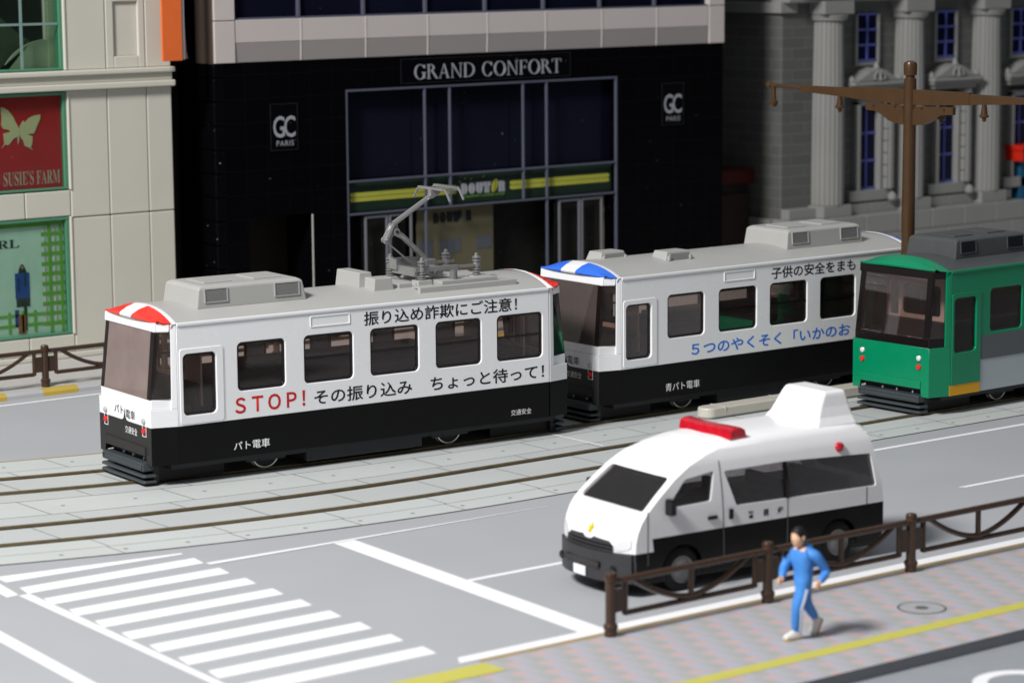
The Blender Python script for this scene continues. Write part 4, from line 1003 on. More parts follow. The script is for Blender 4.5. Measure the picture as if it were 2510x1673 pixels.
    for s in (-1, 1):
        B().box((-1.40, s*1.02-0.05, 0.15), (1.19, s*1.02+0.05, 0.415)).obj("equipment_box", M_["under"], t, bevel=0.02)
        for xa, xb in ((-4.40, -3.0), (3.0, 4.40)): B().box((xa, s*0.72-0.03, 0.07), (xb, s*0.72+0.03, 0.40)).obj("skirt", M_["interior"], t)
    B().box((-1.3, -0.9, 0.1), (1.1, 0.9, 0.35)).obj("motor_housing", M_["under"], t)
    for cx in (-2.06, 2.06):
        g = thing_part("bogie", t, (cx, 0, 0))
        B().box((-0.55, -0.92, 0.24), (0.30, -0.84, 0.40)).box((-0.30, -0.95, 0.26), (0.05, -0.83, 0.42)).box((-0.55, 0.84, 0.24), (0.30, 0.92, 0.40)).box((-0.30, 0.83, 0.26), (0.05, 0.95, 0.42)).box((-0.55, -0.86, 0.28), (0.3, 0.86, 0.36)).obj("frame", M_["under"], g, bevel=0.015)
        for dx in (-0.05,) if True else ():
            for s in (-1, 1):
                B().lathe([(0.268, -0.03), (0.268, 0.02)], (dx, s*0.70, 0.358), seg=28, axis='Y').obj("wheel_centre", M_["under"], g)
                B().ring([(0.275, -0.05), (0.30, -0.05), (0.30, 0.0), (0.33, 0.012), (0.33, 0.026), (0.275, 0.026)], (dx, s*0.70, 0.058+0.30), seg=36).obj("wheel", M_["steel"], g, smooth=True)
    # --- air conditioner
    for x0, x1 in (L['ac'],):
        b = B()
        lo_ = [(x0-0.04, -0.70, 3.17), (x1+0.06, -0.70, 3.17), (x1+0.06, 0.70, 3.17), (x0-0.04, 0.70, 3.17)]
        md_ = [(x0+0.02, -0.67, 3.565), (x1-0.02, -0.67, 3.565), (x1-0.02, 0.67, 3.565), (x0+0.02, 0.67, 3.565)]
        tp_ = [(x0+0.10, -0.60, 3.605), (x1-0.10, -0.60, 3.605), (x1-0.10, 0.60, 3.605), (x0+0.10, 0.60, 3.605)]
        b.loft([lo_, md_, tp_], None, True, True)
        a = b.obj("air_conditioner", rf, t, bevel=0.03, seg=3)
        for T in (IDT, ROT):
            for gx0, gx1 in ((x0+0.13, x0+0.62), (x1-0.64, x1-0.10)):
                if T is ROT: gx0, gx1 = -gx1, -gx0
                def pt(u, v, o): 
                    yv = -0.70 + (v-3.17)/(3.565-3.17)*0.03 - o
                    return (u, yv, v)
                fb = B()
                for (p0, q0, p1, q1) in ((gx0, 3.29, gx1, 3.305), (gx0, 3.535, gx1, 3.55), (gx0, 3.305, gx0+0.02, 3.535), (gx1-0.02, 3.305, gx1, 3.535)):
                    fb.hexa([pt(p0, q0, 0.02), pt(p1, q0, 0.02), pt(p1, q0, -0.02), pt(p0, q0, -0.02), pt(p0, q1, 0.02), pt(p1, q1, 0.02), pt(p1, q1, -0.02), pt(p0, q1, -0.02)])
                g_ = fb.obj("grille", rf, a, T=T)
                sb = B()
                sb.hexa([pt(gx0+0.02, 3.305, 0.003), pt(gx1-0.02, 3.305, 0.003), pt(gx1-0.02, 3.305, -0.01), pt(gx0+0.02, 3.305, -0.01), pt(gx0+0.02, 3.535, 0.003), pt(gx1-0.02, 3.535, 0.003), pt(gx1-0.02, 3.535, -0.01), pt(gx0+0.02, 3.535, -0.01)])
                for k in range(6):
                    z = 3.315+0.037*k
                    sb.hexa([pt(gx0+0.022, z, 0.004), pt(gx1-0.022, z, 0.004), pt(gx1-0.022, z, -0.01), pt(gx0+0.022, z, -0.01), pt(gx0+0.022, z+0.024, 0.016), pt(gx1-0.022, z+0.024, 0.016), pt(gx1-0.022, z+0.024, -0.01), pt(gx0+0.022, z+0.024, -0.01)])
                sb.obj("grille_slats", L['grille'], a, T=T)
        for fa, fb_ in ((x0+0.3, x0+0.9), (x1-0.9, x1-0.3)): B().box((fa, -0.35, 3.60), (fb_, 0.35, 3.63)).obj("fan_cover", rf, a, bevel=0.02)
    return t
def thing_part(name, parent, loc):
    o = bpy.data.objects.new(name, None); COL.objects.link(o); o.parent = parent; o.location = loc; o.empty_display_size = 0.1
    return o

W_ = dict(upper=M_["white"], lower=M_["black"], roof=M_["roof"], nose=M_["white"], front_low=M_["front_black"], wsframe=M_["white"], head=M_["lamp_grey"], lampframe=M_["white"], grille=M_["grille"], peak=True)
vis = lambda m: [(-1.06, -0.20, m, "visor"), (-0.20, 0.27, M_["white"], "stripe"), (0.27, 1.06, m, "visor")]
ANG1 = R(-3.93)
tram_red = make_tram("black and white tram with red visors and a raised pantograph", (29.0886, 42.8042, 0), ANG1, dict(W_, visor=vis(M_["red"]), ac=(-3.42, -1.17)))
tram_blue = make_tram("black and white tram with blue visors behind the red one", (39.35, 42.66, 0), -0.014, dict(W_, visor=vis(M_["blue"]), ws=M_["glass_shaded"], ac=(0.95, 3.17)))
G_ = M_["green"]
tram_green = make_tram("green and grey tram with a green visor and yellow door sill", (45.10, 39.09, 0), 0.02, dict(upper=G_, lower=M_["stripe_light"], roof=M_["dgreen_roof"], nose=G_, front_low=G_, wsframe=M_["pillar"], head=M_["lamp_silver"], lampframe=G_, grille=M_["dgrille"], nose_split=1.46, ws=M_["glass_dark"], strip=G_, door=G_, door_low=0.64,
    visor=[(-1.06, 1.06, G_, "visor")], ac=(-3.42, -1.17), stripes=((1.10, 1.60, -3.17, 4.13, M_["stripe_grey"]), (0.425, 0.64, -4.15, -3.2, M_["yellow"]), (0.64, 1.135, -4.15, -3.2, G_))))

def wordset(t, side, front):
    for body, box, m, bold, sp in side: lettering(t, body, box, m, SIDE(-1.2035), bold=bold, spacing=sp)
    for body, box, m, bold, sp in front: lettering(t, body, box, m, FRONT(-4.6545), bold=bold, spacing=sp)
K_, Wp = M_["ink_black"], M_["white_print"]
tx = M_["ink_red"]
LOW = [(c, b_) for c, b_ in ()]
def row(chars, xs, z0, h, m, bold, w=0.245):
    """one glyph each at given left edges, keeping each glyph's own height within the em box"""
    out = []
    for ch, x in zip(chars, xs): out.append((ch, x))
    return out
def line(parent, body, x0, x1, zb, em, m, T, bold):
    """set a whole line: em-height squares spread evenly, glyphs keep their natural proportions"""
    cu = bpy.data.curves.new("text", 'FONT'); cu.body = body; cu.size = 1.0; cu.offset = bold; cu.resolution_u = 3
    o = bpy.data.objects.new("text", cu); COL.objects.link(o); bpy.context.view_layer.update()
    me = bpy.data.meshes.new_from_object(o.evaluated_get(bpy.context.evaluated_depsgraph_get()))
    bpy.data.objects.remove(o); bpy.data.curves.remove(cu)
    xs = [v.co.x for v in me.vertices]; a, b_ = min(xs), max(xs)
    for v in me.vertices: v.co.x = x0 + (v.co.x-a)/(b_-a)*(x1-x0); v.co.y = zb + v.co.y*em; v.co.z = 0
    return B().mesh(me, T).obj("lettering", m, parent, fix=False)
ST = SIDE(-1.2035); FT = FRONT(-4.6565)
line(tram_red, "振り込め詐欺にご注意！", -0.165, 3.36, 2.672, 0.285, K_, ST, 0.013)
line(tram_red, "ＳＴＯＰ！", -2.976, -1.48, 1.255, 0.375, tx, ST, 0.022)
line(tram_red, "その振り込み　ちょっと待って！", -1.285, 4.0, 1.262, 0.300, K_, ST, 0.012)
line(tram_red, "パト電車", -3.018, -2.257, 0.572, 0.175, Wp, ST, 0.008)
line(tram_red, "交通安全", 3.198, 3.687, 0.558, 0.125, Wp, ST, 0.0)
def front_words(t, a, b_):
    line(t, a, -0.42, -0.04, 1.25, 0.18, K_, FT, 0.006); line(t, b_, 0.05, 0.44, 1.205, 0.185, K_, FT, 0.0)
    line(t, "交通安全", 0.02, 0.52, 0.925, 0.145, Wp, FT, 0.0)
front_words(tram_red, "パト", "電車"); front_words(tram_blue, "青パト", "電車")
line(tram_blue, "子供の安全をまも", 0.006, 2.50, 2.690, 0.265, K_, ST, 0.015)
line(tram_blue, "５つのやくそく「いかのお", -2.255, 2.36, 1.262, 0.290, M_["ink_blue"], ST, 0.016)
line(tram_blue, "青パト電車", -2.963, -2.022, 0.568, 0.185, Wp, ST, 0.002)

# roof gear of the red-visored tram
rt = tram_red
b = B()
for (x0, x1, y0, y1, zt) in ((0.30, 0.62, -0.24, 0.62, 3.53), (0.43, 0.86, -0.60, -0.22, 3.44)):
    b = B(); b.loft([[(x0-0.02, y0-0.03, 3.12), (x1+0.03, y0-0.03, 3.12), (x1+0.03, y1+0.03, 3.12), (x0-0.02, y1+0.03, 3.12)], [(x0+0.02, y0, zt), (x1-0.03, y0, zt), (x1-0.03, y1, zt), (x0+0.02, y1, zt)]], None, True, True)
    b.obj("roof_box", M_["roof"], rt, bevel=0.015)
for s in (-1, 1): B().box((1.28, s*0.87-0.05, 3.08), (3.55, s*0.87+0.05, 3.235)).obj("roof_rail", M_["roof"], rt, bevel=0.012)
B().box((1.30, -0.80, 3.2), (3.50, 0.80, 3.225)).box((1.0, -0.6, 3.2), (1.3, 0.6, 3.30)).box((1.9, -0.75, 3.225), (3.2, 0.75, 3.30)).obj("pantograph_deck", M_["roof"], rt, bevel=0.01)
pg = thing_part("pantograph", rt, (0, 0, 0))
PM = M_["panto"]
for x, y in ((1.62, -0.45), (2.92, -0.42), (1.46, 0.47), (2.77, 0.47)):
    B().box((x-0.16, y-0.13, 3.215), (x+0.16, y+0.13, 3.315)).box((x-0.20, y-0.07, 3.213), (x+0.20, y+0.07, 3.27)).obj("insulator_foot", M_["roof"], pg, bevel=0.01)
    pr = [(0.05, 0)]
    for k in range(3): pr += [(0.05, 0.02+0.05*k), (0.082, 0.03+0.05*k), (0.082, 0.05+0.05*k), (0.05, 0.06+0.05*k)]
    pr += [(0.07, 0.18), (0.07, 0.26), (0.05, 0.27), (0.085, 0.30), (0.085, 0.32), (0.05, 0.33), (0.085, 0.36), (0.085, 0.38), (0.04, 0.40), (0.04, 0.43), (0.015, 0.46)]
    B().lathe(pr, (x, y, 3.30), seg=14).obj("insulator", PM, pg, smooth=True)
for s in (-1, 1):
    B().box((1.45, s*0.45-0.035, 3.47), (2.45, s*0.45+0.035, 3.56)).box((2.45, s*0.45-0.02, 3.49), (2.95, s*0.45+0.02, 3.545)).obj("base_bar", PM, pg, bevel=0.008)
B().box((1.45, -0.45, 3.385), (1.60, 0.45, 3.56)).box((2.0, -0.45, 3.385), (2.12, 0.45, 3.55)).box((1.6, -0.32, 3.44), (1.95, -0.12, 3.52)).box((1.40, 0.15, 3.47), (1.95, 0.42, 3.68)).box((1.93, -0.12, 3.52), (2.16, 0.12, 3.66)).obj("base_frame", PM, pg, bevel=0.012)
B().lathe([(0.09, 0), (0.07, 0.24)], (2.25, -0.62, 3.23), seg=12).obj("spring_pot", PM, pg, smooth=True)
B().box((2.10, -0.72, 3.222), (2.45, -0.5, 3.27)).obj("spring_foot", M_["roof"], pg, bevel=0.008)
def arm(pts, w, d, y=0.0, nm="arm"):
    b = B(); b.tube([(x, y, z) for x, z in pts], w, seg=8); return b.obj(nm, PM, pg, smooth=True)
for s in (-1, 1):
    arm([(1.06, 4.09), (1.235, 4.40)], 0.045, 0, 0.05*s, "lower_link")
    B().lathe([(0.062, -0.025), (0.062, 0.025)], (1.075, 0.055*s, 4.10), seg=14, axis='Y').obj("hinge", PM, pg, bevel=0.008)
    B().lathe([(0.028, -0.035), (0.028, 0.035)], (1.075, 0.055*s, 4.10), seg=10, axis='Y').obj("pin", M_["steel"], pg)
B().prism([(1.05, 4.02), (1.14, 4.05), (1.36, 4.30), (1.33, 4.44), (1.24, 4.43), (1.02, 4.12)], lambda u, v: (u, -0.03, v), lambda u, v: (u, 0.03, v)).obj("knee_plate", PM, pg, bevel=0.01)
arm([(1.245, 4.40), (2.05, 4.86), (2.16, 4.92)], [0.058, 0.05, 0.05], 0, 0, "upper_arm")
arm([(1.27, 4.26), (1.45, 4.15), (2.05, 3.60)], [0.075, 0.06, 0.06], 0, -0.02, "lower_arm")
B().lathe([(0.075, -0.07), (0.075, 0.07)], (1.29, -0.02, 4.25), seg=14, axis='Y').obj("knee_hinge", PM, pg, bevel=0.01)
B().lathe([(0.03, -0.085), (0.03, 0.085)], (1.29, -0.02, 4.25), seg=10, axis='Y').obj("pin", M_["interior"], pg)
arm([(1.10, 4.06), (1.66, 3.60)], 0.018, 0, 0.0, "push_rod")
B().prism([(2.02, 4.84), (2.16, 4.86), (2.42, 5.0), (2.42, 5.04), (2.10, 5.04), (2.10, 4.93)], lambda u, v: (u, -0.06, v), lambda u, v: (u, 0.06, v)).obj("head_bracket", PM, pg, bevel=0.01)
for x, z, w in ((2.16, 5.045, 0.46), (2.50, 5.065, 0.42)):
    b = B(); b.tube([(x, -w-0.20, z-0.21), (x, -w-0.07, z-0.04), (x, -w, z), (x, w, z), (x, w+0.07, z-0.04), (x, w+0.20, z-0.21)], [0.024, 0.027, 0.03, 0.03, 0.027, 0.024], seg=8)
    b.box((x-0.04, -w, z-0.015), (x+0.04, w, z+0.03)); b.obj("collector_bar", PM, pg, smooth=True)
for ya in (-0.45, 0.40): B().box((2.16, ya, 5.02), (2.50, ya+0.03, 5.045)).obj("collector_link", PM, pg)
# roof vents of the blue-visored tram
for x0, y0 in ((-3.55, 0.22), (-2.45, -0.60)):
    b = B(); w_, d_ = 0.72, 0.44
    b.loft([[(x0-0.05, y0-0.04, 3.13), (x0+w_+0.05, y0-0.04, 3.13), (x0+w_+0.05, y0+d_+0.04, 3.13), (x0-0.05, y0+d_+0.04, 3.13)], [(x0+0.06, y0+0.03, (3.385)), (x0+w_-0.06, y0+0.03, (3.385)), (x0+w_-0.06, y0+d_, (3.385)), (x0+0.06, y0+d_, (3.385))]], None, True, True)
    v_ = b.obj("roof_vent", M_["roof"], tram_blue, bevel=0.015)
    B().box((x0+0.10, y0-0.035, 3.21), (x0+w_-0.10, y0+0.02, 3.345)).obj("louvre", M_["grille"], v_)
    for dx in (0.04, w_-0.10): B().box((x0+dx, y0-0.07, 3.2), (x0+dx+0.06, y0, 3.30)).obj("clip", M_["roof"], v_, bevel=0.01)
#VAN
# ------------------------------------------------------------------ police van
def make_van():
    av = R(-3.9); ux = (math.cos(av), math.sin(av)); uy = (-ux[1], ux[0])
    t = thing("police_van", "white and black police van with a red light bar parked behind the brown fence", "van", (25.575, 31.1125, 0.0), av)
    def wid(z):
        if z < 1.22: return 0.94 - 0.05*max(0, (0.5-z)/0.5)
        return 0.94 - 0.13*((z-1.22)/1.06)**1.25 - (0.085*((z-1.95)/0.31)**2 if z > 1.95 else 0)
    def bow(y, z):
        k = min(1, max(0, (1.5-z)/1.0))
        return (0.10 + 0.20*k)*abs(y/0.94)**2.6
    prof = [(0.08, 0.24), (0.05, 0.42), (0.055, 0.62), (0.085, 0.74), (0.12, 0.86), (0.19, 1.00), (0.30, 1.15), (0.44, 1.285), (0.78, 1.53), (1.10, 1.765), (1.42, 1.985), (1.75, 2.125), (2.10, 2.205), (2.6, 2.245), (3.4, 2.26), (4.3, 2.258), (4.95, 2.238), (5.13, 2.16), (5.22, 1.9), (5.33, 1.5), (5.41, 1.2), (5.455, 0.9), (5.455, 0.5), (5.41, 0.28)]
    def surf(z):
        for (xa, za), (xb, zb) in zip(prof, prof[1:]):
            if za <= z <= zb: return xa + (xb-xa)*(z-za)/(zb-za)
        return 0.1
    def on_nose(u, v, o):
        x = surf(v); return (x + bow(u, v)*max(0, 1-x/1.3) - o, u, v)
    def deform(bm, inset=0.0):
        for v in bm.verts:
            y, z = v.co.y, v.co.z; w = wid(z) - inset
            sgn = y/0.94
            f = max(0.0, 1 - v.co.x/1.3)
            v.co.y = sgn*w
            v.co.x += bow(sgn*0.94, z)*f*(1 if v.co.x < 1.3 else 0)
            r = max(0.0, (v.co.x-4.6)/0.7); v.co.x -= 0.12*r*abs(sgn)**4
            if z > 1.7: v.co.z -= 0.085*abs(sgn)**3.5*min(1, (z-1.7)/0.4)
    def solid(profile, N=12):
        bm = bmesh.new(); ys = [-0.94 + 1.88*k/N for k in range(N+1)]
        cols = [[bm.verts.new((x, y, z)) for x, z in profile] for y in ys]
        n = len(profile)
        for a, b_ in zip(cols, cols[1:]):
            for k in range(n): bm.faces.new([a[k], b_[k], b_[(k+1) % n], a[(k+1) % n]])
        bm.faces.new(cols[0]); bm.faces.new(cols[-1][::-1])
        bmesh.ops.recalc_face_normals(bm, faces=bm.faces)
        for ax, vals in (('z', (0.56, 0.70, 0.90, 1.22, 1.5, 1.75, 1.95, 2.03, 2.1, 2.15, 2.19)), ('x', (0.5, 0.8, 1.3, 2.0, 3.0, 4.0, 4.6, 5.0))):
            for q in vals:
                co = (0, 0, q) if ax == 'z' else (q, 0, 0); no = (0, 0, 1) if ax == 'z' else (1, 0, 0)
                bmesh.ops.bisect_plane(bm, geom=list(bm.verts)+list(bm.edges)+list(bm.faces), plane_co=co, plane_no=no, dist=1e-5)
        return bm
    def mk(bm, name):
        me = bpy.data.meshes.new(name); bm.to_mesh(me); bm.free(); o = bpy.data.objects.new(name, me); COL.objects.link(o); return o
    bm = solid(prof); deform(bm); body = mk(bm, "body")
    inner = [(0.42, 0.95), (0.54, 1.25), (0.86, 1.49), (1.17, 1.70), (1.5, 1.90), (1.84, 2.04), (2.22, 2.13), (2.7, 2.18), (3.4, 2.2), (4.2, 2.185), (4.85, 2.14), (5.02, 2.06), (5.14, 1.88), (5.25, 1.5), (5.31, 1.2), (5.33, 0.95)]
    bm = solid(inner); deform(bm, 0.06); core = mk(bm, "core")
    cutters = [core]
    def poly_cut(P, y0, y1):
        b = B(); b.prism(P, lambda u, v: (u, y0, v), lambda u, v: (u, y1, v)); bmesh.ops.recalc_face_normals(b.bm, faces=b.bm.faces); c = mk(b.bm, "cut"); cutters.append(c)
    def rp(P, r=0.07, n=4):
        out = []
        for k, p in enumerate(P):
            a, c = Vector(P[k-1]), Vector(P[(k+1) % len(P)]); p = Vector(p)
            d0 = (a-p).normalized()*r; d1 = (c-p).normalized()*r
            for i in range(n+1):
                s = i/n; out.append(tuple((p+d0)*(1-s)**2 + p*2*s*(1-s) + (p+d1)*s**2))
        return out
    W1 = rp([(0.91, 1.325), (1.77, 1.345), (1.87, 1.80), (1.30, 1.735)], 0.04)
    W2 = rp([(2.27, 1.215), (5.15, 1.18), (5.06, 1.71), (3.3, 1.785), (2.06, 1.775)], 0.04)
    poly_cut(W1, -2, 2); poly_cut(W2, -2, 2)
    # windshield and rear window cut through the slanted end
    WSP = rp([(-0.82, 1.30), (0.82, 1.30), (0.735, 1.755), (-0.735, 1.755)], 0.06)
    b = B(); b.prism(WSP, lambda u, v: (-0.5, u, v), lambda u, v: (1.5, u, v)); bmesh.ops.recalc_face_normals(b.bm, faces=b.bm.faces); cutters.append(mk(b.bm, "cut"))
    RWP = rp([(-0.70, 1.25), (0.70, 1.25), (0.64, 1.8), (-0.64, 1.8)], 0.07)
    b = B(); b.prism(RWP, lambda u, v: (4.6, u, v), lambda u, v: (6, u, v)); bmesh.ops.recalc_face_normals(b.bm, faces=b.bm.faces); cutters.append(mk(b.bm, "cut"))
    for x in (1.22, 4.36):
        b = B(); b.lathe([(0.40, -2.0), (0.40, 2.0)], (x, 0, 0.34), seg=28, axis='Y'); bmesh.ops.recalc_face_normals(b.bm, faces=b.bm.faces)
        c = mk(b.bm, "cut"); cutters.append(c)
        if x: pass
    for c in cutters:
        m = body.modifiers.new("cut", 'BOOLEAN'); m.operation = 'DIFFERENCE'; m.object = c; m.solver = 'EXACT'
    bpy.context.view_layer.update()
    me = bpy.data.meshes.new_from_object(body.evaluated_get(bpy.context.evaluated_depsgraph_get()))
    body.modifiers.clear(); body.data = me
    for c in cutters: bpy.data.objects.remove(c)
    me.materials.clear()
    for m in (M_["white"], M_["van_black"], M_["trim"]): me.materials.append(m)
    for p in me.polygons:
        c = p.center; p.use_smooth = True
        lim = 0.90 if c.x > 0.5 else 0.70
        p.material_index = 1 if c.z < lim else 0
        if c.x < 0.42 and c.z < 0.70: p.material_index = 2
    try: me.set_sharp_from_angle(angle=R(44))
    except Exception: pass
    body.parent = t
    def side_map(o): return lambda u, v: (u, -(wid(v)+o), v - (0.075*min(1, max(0, (v-1.7)/0.4)) if v > 1.7 else 0))
    for nm, P in (("door_window", W1), ("side_window", W2)):
        for s in (-1, 1):
            B().prism(P, lambda u, v: (u, s*(wid(v)-0.025), v), lambda u, v: (u, s*(wid(v)-0.033), v)).obj(nm, M_["van_glass"], t)
    B().prism(WSP, lambda u, v: (0.44+(v-1.285)*1.375+0.07+bow(u, v)*0.45, u, v), lambda u, v: (0.44+(v-1.285)*1.375+0.08+bow(u, v)*0.45, u, v)).obj("windshield", M_["van_glass"], t)
    B().prism(RWP, lambda u, v: (5.33-(v-1.5)*0.25-0.08, u, v), lambda u, v: (5.33-(v-1.5)*0.25-0.09, u, v)).obj("rear_window", M_["van_glass"], t)
    B().box((0.55, -0.82, 0.95), (0.95, 0.82, 1.20)).obj("dashboard", M_["cab"], t)
    for x0 in (1.25, 2.5, 3.4, 4.3): B().box((x0, -0.80, 0.96), (x0+0.5, 0.80, 1.14)).box((x0+0.38, -0.74, 1.14), (x0+0.5, 0.74, 1.34)).obj("seat", M_["interior"], t, bevel=0.03)
    for s in (-1, 1):
        B().box((3.27, s*0.915-0.03, 1.2), (3.33, s*0.915+0.03, 1.5)).prism([(3.27, 1.5), (3.33, 1.5), (3.33, 1.77), (3.27, 1.77)], lambda u, v: (u, s*(wid(v)-0.05), v), lambda u, v: (u, s*(wid(v)-0.005), v)).obj("window_divider", M_["rubber"], t)
        # panel seams, standing 2 mm proud
        for x, z0, z1 in ((0.55, 0.50, 1.33), (1.98, 0.35, 2.0), (3.30, 0.35, 1.19), (4.95, 0.9, 1.18)):
            b = B(); n = 8
            b.loft([[(x+dx+(0.05*(z1-z)/1.65 if x > 1.5 and x < 2.5 else 0), s*(wid(z)+0.0035)*1.0, z - (0.075*min(1, max(0, (z-1.7)/0.4)) if z > 1.7 else 0)) for z in [z0+(z1-z0)*k/n for k in range(n+1)]] for dx in (-0.009, 0.009)])
            b.obj("door_seam", M_["stripe_grey"], t)
        B().box((2.1, s*0.948-0.012, 1.02), (4.9, s*0.948+0.0, 1.10)).obj("slide_rail", M_["white"], t, bevel=0.01) if s == 1 else None
        B().lathe([(0.08, -0.02), (0.085, 0.0), (0.075, 0.035), (0.04, 0.06), (0.005, 0.066)] if s == 1 else [(0.005, -0.066), (0.04, -0.06), (0.075, -0.035), (0.085, 0), (0.08, 0.02)], (4.42, s*(wid(1.9)+0.0), 1.88), seg=16, axis='Y').obj("side_beacon", M_["beacon"], t, smooth=True)
        B().box((1.70, s*0.955-0.02, 1.06), (1.88, s*0.955+0.02, 1.115)).obj("door_handle", M_["interior"], t, bevel=0.01)
        B().box((2.12, s*0.955-0.02, 1.02), (2.19, s*0.955+0.02, 1.18)).obj("door_handle", M_["interior"], t, bevel=0.01)
        m = B().box((0.86, s*1.03-0.085, 1.24), (0.98, s*1.03+0.085, 1.50)).obj("wing_mirror", M_["rubber"], t, bevel=0.03)
        B().box((0.92, s*0.93-0.06, 1.28), (0.98, s*0.97+0.02, 1.34)).obj("mirror_arm", M_["rubber"], m)
        vs_ = [0.60, 0.66, 0.72, 0.78, 0.84, 0.88]
        hl = B(); hl.loft([[on_nose(s*u, z0+(z1-z0)*k/4, 0.012) for k in range(5)] for u, z0, z1 in zip(vs_, (0.74, 0.73, 0.73, 0.74, 0.76, 0.80), (0.80, 0.855, 0.89, 0.915, 0.93, 0.93))]); hl = hl.obj("headlight", M_["lamp_silver"], t)
    # grille, bumper grille, plate, emblem
    def fm(o): return lambda u, v: (0.03 + bow(u, v)*0.97 + max(0, (v-0.70))*0.45 - o, u, v)
    us = [-0.60, -0.50, -0.40, -0.30, -0.20, -0.14, -0.08, 0, 0.08, 0.14, 0.20, 0.30, 0.40, 0.50, 0.60]
    tops = [0.78, 0.855, 0.86, 0.865, 0.87, 0.875, 0.835, 0.83, 0.835, 0.875, 0.87, 0.865, 0.86, 0.855, 0.78]
    g_ = B(); g_.loft([[on_nose(u, 0.64+(tp-0.64)*k/6, 0.012) for k in range(7)] for u, tp in zip(us, tops)]); g_ = g_.obj("grille", M_["trim"], t)
    for k in range(3):
        b = B(); b.loft([[on_nose(u, 0.685+0.05*k+dz, 0.026) for u in us] for dz in (0.0, 0.016)]); b.obj("grille_bar", M_["rubber"], g_)
    b = B()
    b.box((-0.026, -0.44, 0.45), (0.045, 0.44, 0.53)); b.obj("bumper_grille", M_["rubber"], t)
    bmp = B()
    ysb = [-0.93+1.86*k/14 for k in range(15)]
    bmp.loft([[(-0.02+bow(y, 0.4)*0.95, y*0.985, z) for y in ysb] for z in (0.245, 0.30, 0.55, 0.66, 0.69)] + [[(0.10+bow(y, 0.4)*0.95, y*0.98, 0.695) for y in ysb]])
    bmp.obj("bumper", M_["trim"], t, smooth=True)
    B().box((-0.045, -0.145+0.02, 0.265), (-0.028, 0.165+0.02, 0.415)).obj("number_plate", M_["plate"], t, bevel=0.012)
    P = [(0.060*math.cos(R(90+36*k))*(1 if k % 2 == 0 else 0.55), 0.975+0.08*math.sin(R(90+36*k))*(1 if k % 2 == 0 else 0.55)) for k in range(10)]
    B().prism(P, lambda u, v: on_nose(u, v, 0.03), lambda u, v: on_nose(u, v, -0.02)).obj("emblem", M_["gold"], t)
    for s in (-1, 1): B().lathe([(0.07, 0), (0.06, -0.02), (0.01, -0.03)], (0.085, s*0.66, 0.44), seg=14, axis='X').obj("fog_lamp", M_["rubber"], t, smooth=True)
    B().box((0.35, -0.90, 0.20), (5.2, 0.90, 0.36)).box((0.9, -0.75, 0.3), (4.9, 0.75, 0.96)).obj("chassis", M_["interior"], t)
    for x in (1.22, 4.36):
        for s in (-1, 1):
            wv = B().lathe([(0.30, -0.10), (0.345, -0.07), (0.345, 0.07), (0.30, 0.10), (0.2, 0.10)], (x, s*0.815, 0.345), seg=28, axis='Y').obj("wheel", M_["tyre"], t, smooth=True)
            hb = [(0.21, 0.0), (0.21, 0.03), (0.17, 0.02), (0.10, 0.05), (0.05, 0.055)]
            B().lathe([(r, s*(0.085+h)) for r, h in hb], (x, s*0.815, 0.345), seg=24, axis='Y').obj("hub_cap", M_["hub"], wv, smooth=True)
    # light bar
    lb = B(); rg = []
    for y in (-0.66, -0.64, -0.5, -0.2, 0, 0.2, 0.5, 0.64, 0.66):
        e = 0.75 if abs(y) > 0.65 else 1.0; x0 = 2.30 + 0.10*abs(y)
        cz = 2.27
        rg.append([(x0 + 0.0, y, cz-0.085*e), (x0+0.03, y, cz+0.07*e), (x0+0.10, y, cz+0.10*e), (x0+0.22, y, cz+0.10*e), (x0+0.30, y, cz+0.06*e), (x0+0.33, y, cz-0.085*e)])
    lb.loft(rg, None, True, True); l_ = lb.obj("light_bar", M_["beacon"], t, bevel=0.015)
    B().box((2.36, -0.5, 2.16), (2.62, 0.5, 2.20)).obj("bar_mount", M_["white"], l_)
    # loudspeaker sign box on the roof
    sb = B(); lv = []
    for h, xf, xr, w in ((2.12, 4.10, 5.0, 0.68), (2.20, 4.12, 4.98, 0.67), (2.32, 4.20, 4.95, 0.60), (2.48, 4.28, 4.91, 0.55), (2.64, 4.37, 4.88, 0.515), (2.72, 4.43, 4.86, 0.49)):
        lv.append([(xf, -w, h), (xr, -w, h), (xr, w, h), (xf, w, h)])
    sb.loft(lv, None, True, True); sb.obj("roof_sign", M_["white"], t, bevel=0.05, seg=3)
    for ch, x in (("警", 2.50), ("視", 2.80), ("庁", 3.09)): lettering(t, ch, (x, 0.975, x+0.115, 1.09), M_["ink_black"], SIDE(-0.9445), bold=0.03)
make_van()
